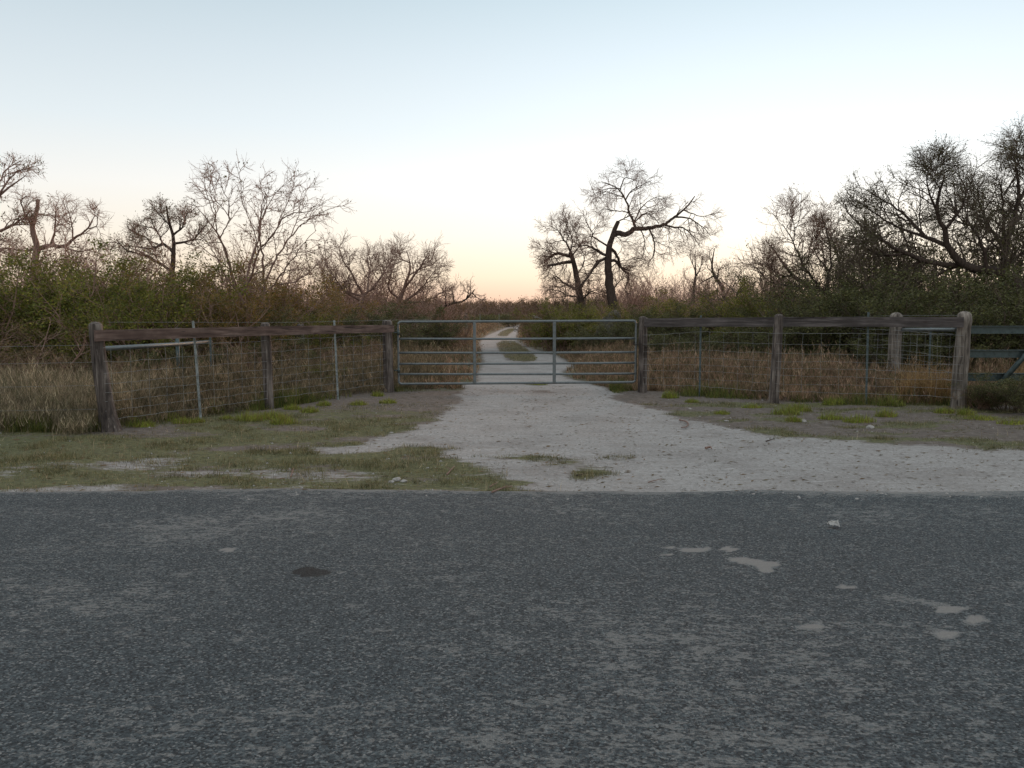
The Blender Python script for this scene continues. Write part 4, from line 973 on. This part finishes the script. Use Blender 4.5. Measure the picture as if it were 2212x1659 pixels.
# ---- shrubs: a few kinds, copied, each copy turned and scaled its own way
def shrub(name, label, cat, group, loc, H, Rw, stems=26, n1=7, n2=6, leaves=15000, leafm='leaf_green', lsize=.04, bark='bark', seed=0, up=.22, lean=.75, wander=.2, skirt=True):
    global rng
    rng = np.random.default_rng(seed+500)
    root = empty(name, loc, label, cat, group)
    n = stems; a = rng.random(n)*2*PI; rr = Rw*.35*np.sqrt(rng.random(n))
    p = np.stack([np.cos(a)*rr, np.sin(a)*rr, np.full(n, -.05)], 1)
    l = lean*np.sqrt(rng.random(n)); a2 = a+rng.normal(0, .6, n)
    d = np.stack([np.cos(a2)*l*Rw/H*1.2, np.sin(a2)*l*Rw/H*1.2, np.ones(n)*(.35+.65*rng.random(n))], 1); d /= np.linalg.norm(d, axis=1, keepdims=True)
    K = 8; C = [p]; st = (H*(.55+.5*rng.random(n))/(K-1))[:, None]
    for k in range(K-1):
        d = d+rng.normal(0, wander*.6, (n, 3)); d[:, 2] += .03; d /= np.linalg.norm(d, axis=1, keepdims=True); C.append(C[-1]+d*st)
    C = np.stack(C, 1); R = (.010+.014*rng.random(n))[:, None]*H/2.3*np.linspace(1, .3, K)[None]
    off = np.asarray(loc, float)
    g = Geo(); V, F = tube(C, R, 5); g.add(V+off, F)
    c1, r1 = spawn(C, R, n1, (-.2, -.5), ang=(.4, 1.2), K=6, t0=.12, up=up, wander=wander, rmin=.005)
    V, F = tube(c1, r1, 3); g.add(V+off, F)
    c2, r2 = spawn(c1, r1, n2, (.15*H/2.3, .45*H/2.3), ang=(.4, 1.2), K=4, t0=.15, up=up, wander=wander, rmin=.0035)
    V, F = tube(c2, r2, 3); g.add(V+off, F)
    g.build('stems', M[bark], root)
    if leaves:
        h = Geo(); leafcloud(h, c2+off, leaves, lsize, .05); h.build('foliage', M[leafm], root)
    return root
SH = {}
hid = (0, 0, 0)
protos = {
 'green': dict(H=2.3, Rw=1.25, leafm='leaf_green', leaves=26000, lsize=.045, seed=1, bark='twig'),
 'olive': dict(H=2.3, Rw=1.25, leafm='leaf_dark', leaves=26000, lsize=.045, seed=2, bark='twig_dark'),
 'yellow': dict(H=2.3, Rw=1.25, leafm='leaf_yellow', leaves=20000, lsize=.04, seed=3, bark='twig'),
 'brown': dict(H=2.3, Rw=1.3, leafm='leaf_brown', leaves=13000, lsize=.04, seed=4, bark='twig', stems=30),
 'bare': dict(H=2.6, Rw=1.3, leafm='leaf_brown', leaves=1500, lsize=.04, seed=5, bark='twig_pink', stems=26, n1=8, n2=8, up=.35),
 'darkbare': dict(H=2.6, Rw=1.4, leafm='leaf_dark', leaves=6000, lsize=.04, seed=6, bark='twig_dark', stems=26, n1=8, n2=8, up=.3),
}
def put(kind, vx, D, topv, label, wf=1.0, group=None, rz=None, cat='shrub', sink=0):
    """a shrub standing at ground under picture column vx, D metres off, its top at picture row topv"""
    x = P(vx, 700, D)[0]; H = EYE+(672-topv)*D/FV; z = plant_z((x, D))
    pr = protos[kind]; s = H/(pr['H']*.98)
    rz = rng2.random()*2*PI if rz is None else rz
    if kind not in SH:
        SH[kind] = shrub('brush_shrub', label, cat, group, (0, 0, 0), **pr); r = SH[kind]
        r.location = (float(x), float(D), z); r.rotation_euler = (0, 0, rz); r.scale = (s*wf, s*wf, s)
        if group: r['group'] = group
    else:
        r = copy_tree(SH[kind], (x, D, z), rz, s*wf, label, group, sz=s)
        if not group and 'group' in r.keys(): del r['group']
    return r
rng2 = np.random.default_rng(42)
GL_, GR_ = 'brush along the left fence', 'brush along the right fence'
S = [
 ('green', -60, 17.5, 585, 'green bush cut by the left edge behind the tan grass', 1.3), ('green', 55, 18.5, 572, 'dense green bush under the pale bare tree at far left', 1.25),
 ('brown', 15, 14.6, 690, 'low rusty brown bush among the tan grass at far left', 1.6),
 ('green', 165, 19, 556, 'dense green bush below the twisted dead tree', 1.2), ('green', 270, 18, 580, 'leafy green bush above the leaning fence post', 1.2),
 ('green', 345, 19.5, 566, 'dark green bush left of the spreading mesquite trunk', 1.15), ('yellow', 425, 19, 590, 'yellowing bush at the foot of the spreading mesquite', 1.1),
 ('yellow', 505, 22.5, 560, 'tangled yellow brown bush behind the slender fan shaped tree', 1.3), ('yellow', 500, 20, 640, 'low orange tinged bush left of the slender tree stems', 1.2),
 ('yellow', 610, 23, 640, 'golden brown bush to the right of the slender tree stems', 1.3), ('olive', 560, 20.5, 668, 'dark low bush under the slender tree stems', 1.5),
 ('yellow', 700, 25, 622, 'yellow brown bush above the second left metal post', 1.3), ('olive', 770, 24, 660, 'low dark bush above the rail near the left gate post', 1.6),
 ('green', 655, 22, 676, 'low green bush above the middle of the brown rail', 1.5), ('brown', 835, 29, 640, 'brown bush behind the left gate post', 1.3),
 ('olive', 905, 30, 655, 'dark low bush left of the track behind the gate', 1.5), ('brown', 960, 34, 652, 'brown bush beneath the low bending dead tree', 1.4),
 ('bare', 90, 21, 505, 'pinkish bare thicket behind the twisted dead tree', 1.2), ('bare', 215, 22, 545, 'pinkish bare thicket right of the twisted dead tree', 1.2), ('bare', 455, 23, 500, 'dense bare thicket between spreading mesquite and slender tree', 1.0),
 ('bare', 700, 31, 580, 'bare thicket right of the slender fan shaped tree', 1.3), ('bare', 765, 33, 552, 'bare upright thicket left of the arching bare trees', 1.1), ('bare', 640, 29, 600, 'bare thicket low behind the slender tree', 1.3),
 ('bare', 895, 37, 570, 'bare thicket beside the reddish arching tree', 1.1), ('bare', 950, 38, 615, 'bare thicket at the left edge of the track gap', 1.2), ('bare', -20, 23, 470, 'bare thicket under the tree cut by the left edge', 1.1),
 ('brown', 120, 23, 560, 'brown bush in the second row at far left', 1.4), ('brown', 320, 24, 560, 'brown bush hidden behind the green ones on the left', 1.4),
 # right
 ('green', 1215, 34, 652, 'green bush at the foot of the crooked mesquite', 1.4), ('green', 1262, 34, 664, 'low green bush left of the boulder', 1.4), ('brown', 1190, 40, 640, 'brown bush at the right edge of the track gap', 1.3),
 ('green', 1385, 31, 652, 'green bush right of the boulder', 1.4), ('olive', 1430, 29, 655, 'dark bush above the latch post', 1.4), ('green', 1485, 31, 640, 'green bush above the first right metal post', 1.4),
 ('olive', 1545, 28, 652, 'dark green bush below the small dead tree', 1.4), ('green', 1600, 27, 642, 'green bush left of the right middle post', 1.3), ('green', 1655, 26, 618, 'tall green bush above the right middle post', 1.2),
 ('bare', 1320, 44, 590, 'bare thicket behind the tallest mesquite trunk', 1.3), ('bare', 1400, 46, 585, 'bare thicket in the far right row beside tallest mesquite', 1.4), ('bare', 1470, 50, 578, 'bare thicket in the middle of the far right row', 1.4),
 ('bare', 1530, 52, 585, 'bare thicket beside the small dead tree', 1.3), ('bare', 1590, 48, 600, 'bare thicket at the right end of far row', 1.3), ('darkbare', 1660, 30, 540, 'dark bare thicket left of the low leaning mesquite', 1.2),
 ('darkbare', 1240, 42, 610, 'dark bare thicket behind the crooked mesquite', 1.2),
 ('olive', 1715, 22, 640, 'dark bush right of the right middle post', 1.4), ('olive', 1790, 21, 625, 'dark bush below the low leaning mesquite', 1.3), ('darkbare', 1760, 27, 520, 'dark thicket right of the low leaning mesquite', 1.2),
 ('olive', 1860, 20.5, 600, 'dark bush above the tall right metal post', 1.3), ('darkbare', 1880, 24, 480, 'dark thicket under the large leafy mesquite', 1.1), ('olive', 1945, 21, 595, 'dark bush behind the braced round topped post', 1.3),
 ('olive', 2030, 20, 600, 'dark bush left of the corner post', 1.3), ('darkbare', 2000, 25, 470, 'dark thicket behind the thick leaning trunk', 1.2), ('olive', 2110, 19.5, 590, 'dark bush above the steel rails', 1.3),
 ('olive', 2190, 19, 580, 'dark bush at the right edge above the steel rails', 1.3), ('darkbare', 2120, 25, 450, 'dark thicket below the tallest leafy mesquite', 1.2), ('olive', 2260, 21, 560, 'dark bush just beyond the right edge', 1.4),
 ('darkbare', 2210, 24, 430, 'dark thicket at the right edge of the picture', 1.2),
 ('olive', 2185, 13.9, 800, 'low dark bush in front of the steel rail brace', 2.0), ('brown', 2120, 14.1, 830, 'low brown weeds right of the corner post foot', 1.8), 
 ('brown', 290, 14.9, 770, 'low brown weeds just right of the leaning post behind the wire', 1.3), ('olive', 345, 16.6, 742, 'dark low growth behind the pale leaning metal post', 1.7), ('brown', 490, 17.2, 735, 'brown weedy growth left of the left middle post', 1.8),
 ('olive', 560, 18.5, 735, 'dark low growth behind the left middle post', 1.8), ('brown', 650, 18.6, 742, 'brown weedy growth right of the left middle post', 1.8), ('green', 690, 17.4, 785, 'small green bush behind the second left metal post', 1.6), ('brown', 770, 20, 735, 'brown weedy growth left of the left gate post', 1.7),
 ('olive', 1322, 28.5, 690, 'low dark bush behind the right end of the gate', 1.8), ('olive', 1470, 24, 712, 'low dark bush behind the latch post wire', 2.0), ('olive', 1590, 23, 708, 'low dark bush behind the wire left of middle post', 2.0), ('olive', 1980, 18.5, 715, 'dark bush behind the wire left of the corner post', 1.8),
 # far ones down the track
 ('olive', 1103, 88, 676, 'round dark bush far down the track, left of its bend', 1.6), ('olive', 1135, 95, 680, 'second round dark bush far down the track', 1.6), ('olive', 1185, 85, 680, 'dark bush by the white rubble far off', 1.8),
 ('yellow', 1160, 92, 679, 'yellow brown bush far down beside the track', 1.8), ('olive', 1050, 100, 680, 'small dark bush by the far fence posts', 1.8), ('yellow', 1168, 48, 700, 'low bush on right bank of the narrowing track', 1.8),
 ('olive', 1215, 36, 704, 'dark low bush right of the narrowing track', 1.8),
]
for t in S: put(t[0], t[1], t[2], t[3], t[4], t[5])

# ---- distant brush that reads as one mass
def wood_strip(name, label, xf, yf, Hf, n, m, lm, nl, seed, sc=1., lsize=.2):
    global rng
    rng = np.random.default_rng(seed)
    x = xf(n); y = yf(n); H = Hf(n, x, y)
    p = np.stack([x, y, np.full(n, -.1)], 1); a = rng.random(n)*2*PI
    d = np.stack([np.cos(a)*.5*rng.random(n), np.sin(a)*.5*rng.random(n), np.ones(n)], 1); d /= np.linalg.norm(d, axis=1, keepdims=True)
    K = 5; C = [p]
    for k in range(K-1):
        d = d+rng.normal(0, .16, (n, 3)); d /= np.linalg.norm(d, axis=1, keepdims=True); C.append(C[-1]+d*(H/(K-1))[:, None])
    C = np.stack(C, 1); R = np.full((n, 1), .03*sc)*np.linspace(1, .4, K)[None]
    g = Geo(); V, F = tube(C, R, 4); g.add(V, F)
    c1, r1 = spawn(C, R, 7, (-.25, -.6), K=5, t0=.1, up=.25, wander=.25, rmin=.012*sc); V, F = tube(c1, r1, 3); g.add(V, F)
    c2, r2 = spawn(c1, r1, 5, (-.3, -.7), K=4, t0=.1, up=.2, wander=.25, rmin=.007*sc); V, F = tube(c2, r2, 3); g.add(V, F)
    leafcloud(g, np.concatenate([c1[:, :4], c2]), nl, lsize, .1*sc, 1)
    tag(g.build(name, [M[m], M[lm]]), label, 'brush', kind='stuff')
wood_strip('distant_brush', 'brown distant brush line along the horizon at the end of the track', lambda n: (rng.random(n)*2-1)*75, lambda n: 190+60*rng.random(n), lambda n, x, y: 2.3+1.3*rng.random(n)+1.0*vn(x*.08, 1, 3), 2600, 'twig', 'leaf_brown', 90000, 901, 3.2, .34)
wood_strip('distant_scrub', 'low dark scrub on the flat ground below the horizon', lambda n: (rng.random(n)*2-1)*60, lambda n: 110+70*rng.random(n), lambda n, x, y: .4+.5*rng.random(n), 2200, 'twig_dark', 'leaf_dark', 80000, 902, 2.0, .25)
wood_strip('far_left_brush', 'continuous brush behind the left hand trees', lambda n: -5.5-42*rng.random(n)**.9, lambda n: 38+26*rng.random(n), lambda n, x, y: 1.7+1.3*rng.random(n)+.5*vn(x*.2, 1, 3), 1100, 'twig', 'leaf_brown', 60000, 903, 1.0, .09)
wood_strip('far_right_brush', 'continuous brush behind the right hand trees', lambda n: 5.2+45*rng.random(n)**.9, lambda n: 42+22*rng.random(n), lambda n, x, y: 1.8+1.2*rng.random(n)+.5*vn(x*.2, 1, 3), 1100, 'twig', 'leaf_dark', 60000, 904, 1.0, .09)

# ------------------------------------------------------------------ small things
rng = np.random.default_rng(77)
def rock(name, p, sx, sy, sz, label, m, cat='stone', seed=0, sub=3, rough=.25):
    import bmesh
    bm = bmesh.new(); bmesh.ops.create_icosphere(bm, subdivisions=sub, radius=1)
    for v in bm.verts:
        c = v.co; n = 1+rough*2*(fbm(c.x*1.3+seed*5+c.z, c.y*1.3+c.z*.7, seed, 4)-.5)+.05*(vn(c.x*6+c.z*3, c.y*6, seed)-.5)
        v.co = (c.x*sx*n, c.y*sy*n, c.z*sz*n)
    me = bpy.data.meshes.new(name); bm.to_mesh(me); bm.free(); me.materials.append(m)
    for q in me.polygons: q.use_smooth = sub > 2
    o = bpy.data.objects.new(name, me); scn.collection.objects.link(o); o.location = [float(c) for c in p]; o.rotation_euler = (0, 0, seed*1.3)
    tag(o, label, cat); return o
def stonemat(name, c0, c1):
    m, N, L, b = mat(name, .95); f = noise(N, L, 9, 6, .7, objco(N)); L.new(ramp(N, L, f, [(.3, c0), (.7, c1)]), b.inputs['Base Color']); bump(N, L, f, b, .6, .03); return m
M['stone'] = stonemat('grey_stone', (.05, .044, .036), (.12, .105, .085)); M['white_stone'] = stonemat('white_limestone', (.22, .20, .18), (.42, .40, .38))
b = P(1326, 690, 30.5); rock('boulder', (b[0], 30.5, .55), .74, .6, 1.0, 'large rounded grey brown boulder at the foot of the tallest mesquite', M['stone'], 'boulder', 3, 4, .3)
b = P(1391, 690, 28); rock('white_rock', (b[0], 28, 1.3), .16, .15, .12, 'white rock on the brush edge right of the boulder', M['white_stone'], 'stone', 4)
g_ = b
for i, (vx_, vy_, s, lb) in enumerate([(1880, 921, .055, 'white stone on dirt below the tall right metal post'), (1735, 908, .045, 'white stone beside the tuft in front of the right middle post'), (1570, 906, .03, 'small white stone at the edge of the drive'),
        (858, 1036, .04, 'largest of the white stones in gravel beside the road'), (872, 1039, .03, 'white stone right of the largest gravel stone'), (846, 1040, .025, 'little white stone left of the largest gravel stone'), (1490, 884, .03, 'white stone near first right metal post'), (845, 934, .022, 'small pale stone on the left verge')]):
    q = G(vx_, vy_); rock('stone', (q[0], q[1], plant_z(q)+s*.2), s*1.3, s, s*.6, lb, M['white_stone'], 'stone', 10+i, 2, .35)
# rubble heap far down the track
rr_ = empty('rubble_heap', (P(1172, 690, 78)[0], 78, 0), 'heap of white rubble far down on the right of the track', 'rubble')
for i in range(7):
    c = rock('chunk', (0, 0, 0), .3, .3, .26, None, M['white_stone'], None, 30+i, 2, .35); c.parent = rr_; c.location = (rng.uniform(-1, 1), rng.uniform(-.5, .5), .25+.25*rng.random()*(i % 3)+.5)
# gravel crumbs scattered over drive and verge
def crumbs():
    g = Geo(); n = 9000
    y = 7.15+rng.random(n)**1.3*11; x = (rng.random(n)*2-1)*y*.62
    c, gr, rd, mn, md = masks(x, y); k = (c > .3) | (rng.random(n) < .18); x = x[k]; y = y[k]; n = len(x)
    s = .004+.013*rng.random(n)**3.5
    base = np.array([[1, 0, 0], [0, 1, 0], [-1, 0, 0], [0, -1, 0], [0, 0, .8]])
    V = (base[None]*s[:, None, None]*rng.uniform(.6, 1.5, (n, 1, 3))+rng.normal(0, .12, (n, 5, 3))*s[:, None, None])+np.stack([x, y, ground_z(x, y)+.001], 1)[:, None]
    i = (np.arange(n)*5)[:, None]; F = np.concatenate([np.array([[0, 1, 4]])+i, np.array([[1, 2, 4]])+i, np.array([[2, 3, 4]])+i, np.array([[3, 0, 4]])+i])
    g.add(V.reshape(-1, 3), F); tag(g.build('gravel', M['white_stone']), 'loose pale gravel on drive and verge', 'gravel', kind='stuff')
crumbs()
def litter():
    g = Geo(); n = 9000
    y = 7.5+rng.random(n)*11; x = (rng.random(n)*2-1)*y*.62
    s = .006+.018*rng.random(n)**3; a = rng.random(n)*PI
    z = ground_z(x, y)+.004; dx = np.cos(a)*s*2; dy = np.sin(a)*s*2; ex_ = -np.sin(a)*s*.35; ey_ = np.cos(a)*s*.35
    V = np.stack([np.stack([x-dx, y-dy, z], 1), np.stack([x+ex_, y+ey_, z+s*.3], 1), np.stack([x+dx, y+dy, z+.002], 1), np.stack([x-ex_, y-ey_, z], 1)], 1)
    g.add(V.reshape(-1, 3), np.arange(4*n).reshape(-1, 4)); tag(g.build('leaf_litter', M['leaf_brown']), 'small dead leaves and straw scattered over drive and verge', 'litter', kind='stuff')
litter()
def stick(pts, r, label, m='bark_pink', br=None):
    q = np.array([G(a, b)+[0, 0, 0] for a, b in pts]); q[:, 2] = [plant_z(v)+r+h for v, h in zip(q, np.resize([.004, .015, .006], len(q)))]
    g = Geo(); f = resample(q, 12); add_tube(g, f, np.linspace(r, r*.5, 12), 6)
    if br: 
        w = np.array([f[br[0]], f[br[0]]+[br[1], br[2], .02]]); add_tube(g, w, [r*.6, r*.3], 5)
    tag(g.build('stick', M[m], loc=tuple(q[0])), label, 'stick')
stick([(1063, 1069), (1080, 1059), (1106, 1051)], .009, 'long pale curved stick at the edge of the road', br=(6, .06, .05))
stick([(965, 1026), (975, 1017), (982, 1008)], .008, 'thin forked stick in grass left of the long curved one', br=(5, -.05, .04))
stick([(1058, 1052), (1075, 1045)], .006, 'short stick just above the long curved one')
stick([(628, 1030), (632, 1020), (634, 1012)], .007, 'pale reddish twig in the grass left of centre', br=(6, -.06, .03))
stick([(1524, 968), (1535, 967), (1537, 969)], .015, 'short dark piece of wood lying on the drive', 'bark_pink')
stick([(1468, 905), (1482, 909), (1488, 915), (1482, 921), (1472, 924)], .013, 'gnarled hooked stick at the right edge of the drive', 'bark_pink')
stick([(1655, 953), (1668, 950)], .010, 'small dark stick right of the short piece of wood', 'bark')
stick([(1245, 1026), (1270, 1024)], .008, 'thin dark stick in the middle of the drive', 'bark')
stick([(1400, 1041), (1430, 1036)], .005, 'very thin straw coloured stick near the road')
# crumpled white wrapper on the asphalt
q = G(1800, 1146); g = Geo(); n1, n2 = 14, 8
uu, vv = np.meshgrid(np.linspace(-1, 1, n1), np.linspace(-1, 1, n2), indexing='ij')
V = np.stack([q[0]+uu*.04+.03*(vn(uu*2, vv*3, 8)-.5), q[1]+vv*.03*(1-.3*uu)+.025*(vn(uu*3, vv*2, 4)-.5), .045+.022*np.clip(1-vv**2, 0, 1)+.045*(fbm(uu*2.6+5, vv*2.2+3, 5, 3)-.5)], -1).reshape(-1, 3); ii = np.arange(n1*n2).reshape(n1, n2)
g.add(V, np.stack([ii[:-1, :-1], ii[1:, :-1], ii[1:, 1:], ii[:-1, 1:]], -1).reshape(-1, 4))
mw, N_, L_, b_ = mat('white_wrapper', .6); b_.inputs['Base Color'].default_value = (.36, .35, .33, 1)
o = g.build('wrapper', mw, loc=(float(q[0]), float(q[1]), .04)); tag(o, 'small crumpled white wrapper lying on the asphalt', 'litter')
md_ = o.modifiers.new('thickness', 'SOLIDIFY'); md_.thickness = .002
# old fence posts far down the track
b = P(1007, 683, 62); g = Geo(); rough_post(g, (b[0], 62, -.1), (b[0], 62, 1.45), .13, .12, 0, 15, .3); tag(g.build('fence_post', M['post_light'], smooth=True, loc=(float(b[0]), 62, 0)), 'pale thick fence post standing alone left of the far track', 'post')
for i, (v, D) in enumerate(((1037, 75), (1078, 84), (1098, 92))):
    b = P(v, 683, D); g = Geo(); t_post(g, (b[0], D, -.1), (b[0], D, 1.35)); tag(g.build('metal_fence_post', M['tpost'], loc=(float(b[0]), D, 0)), ['left', 'middle', 'right'][i]+' one of three thin posts by the far track', 'post', 'thin posts by the far track')
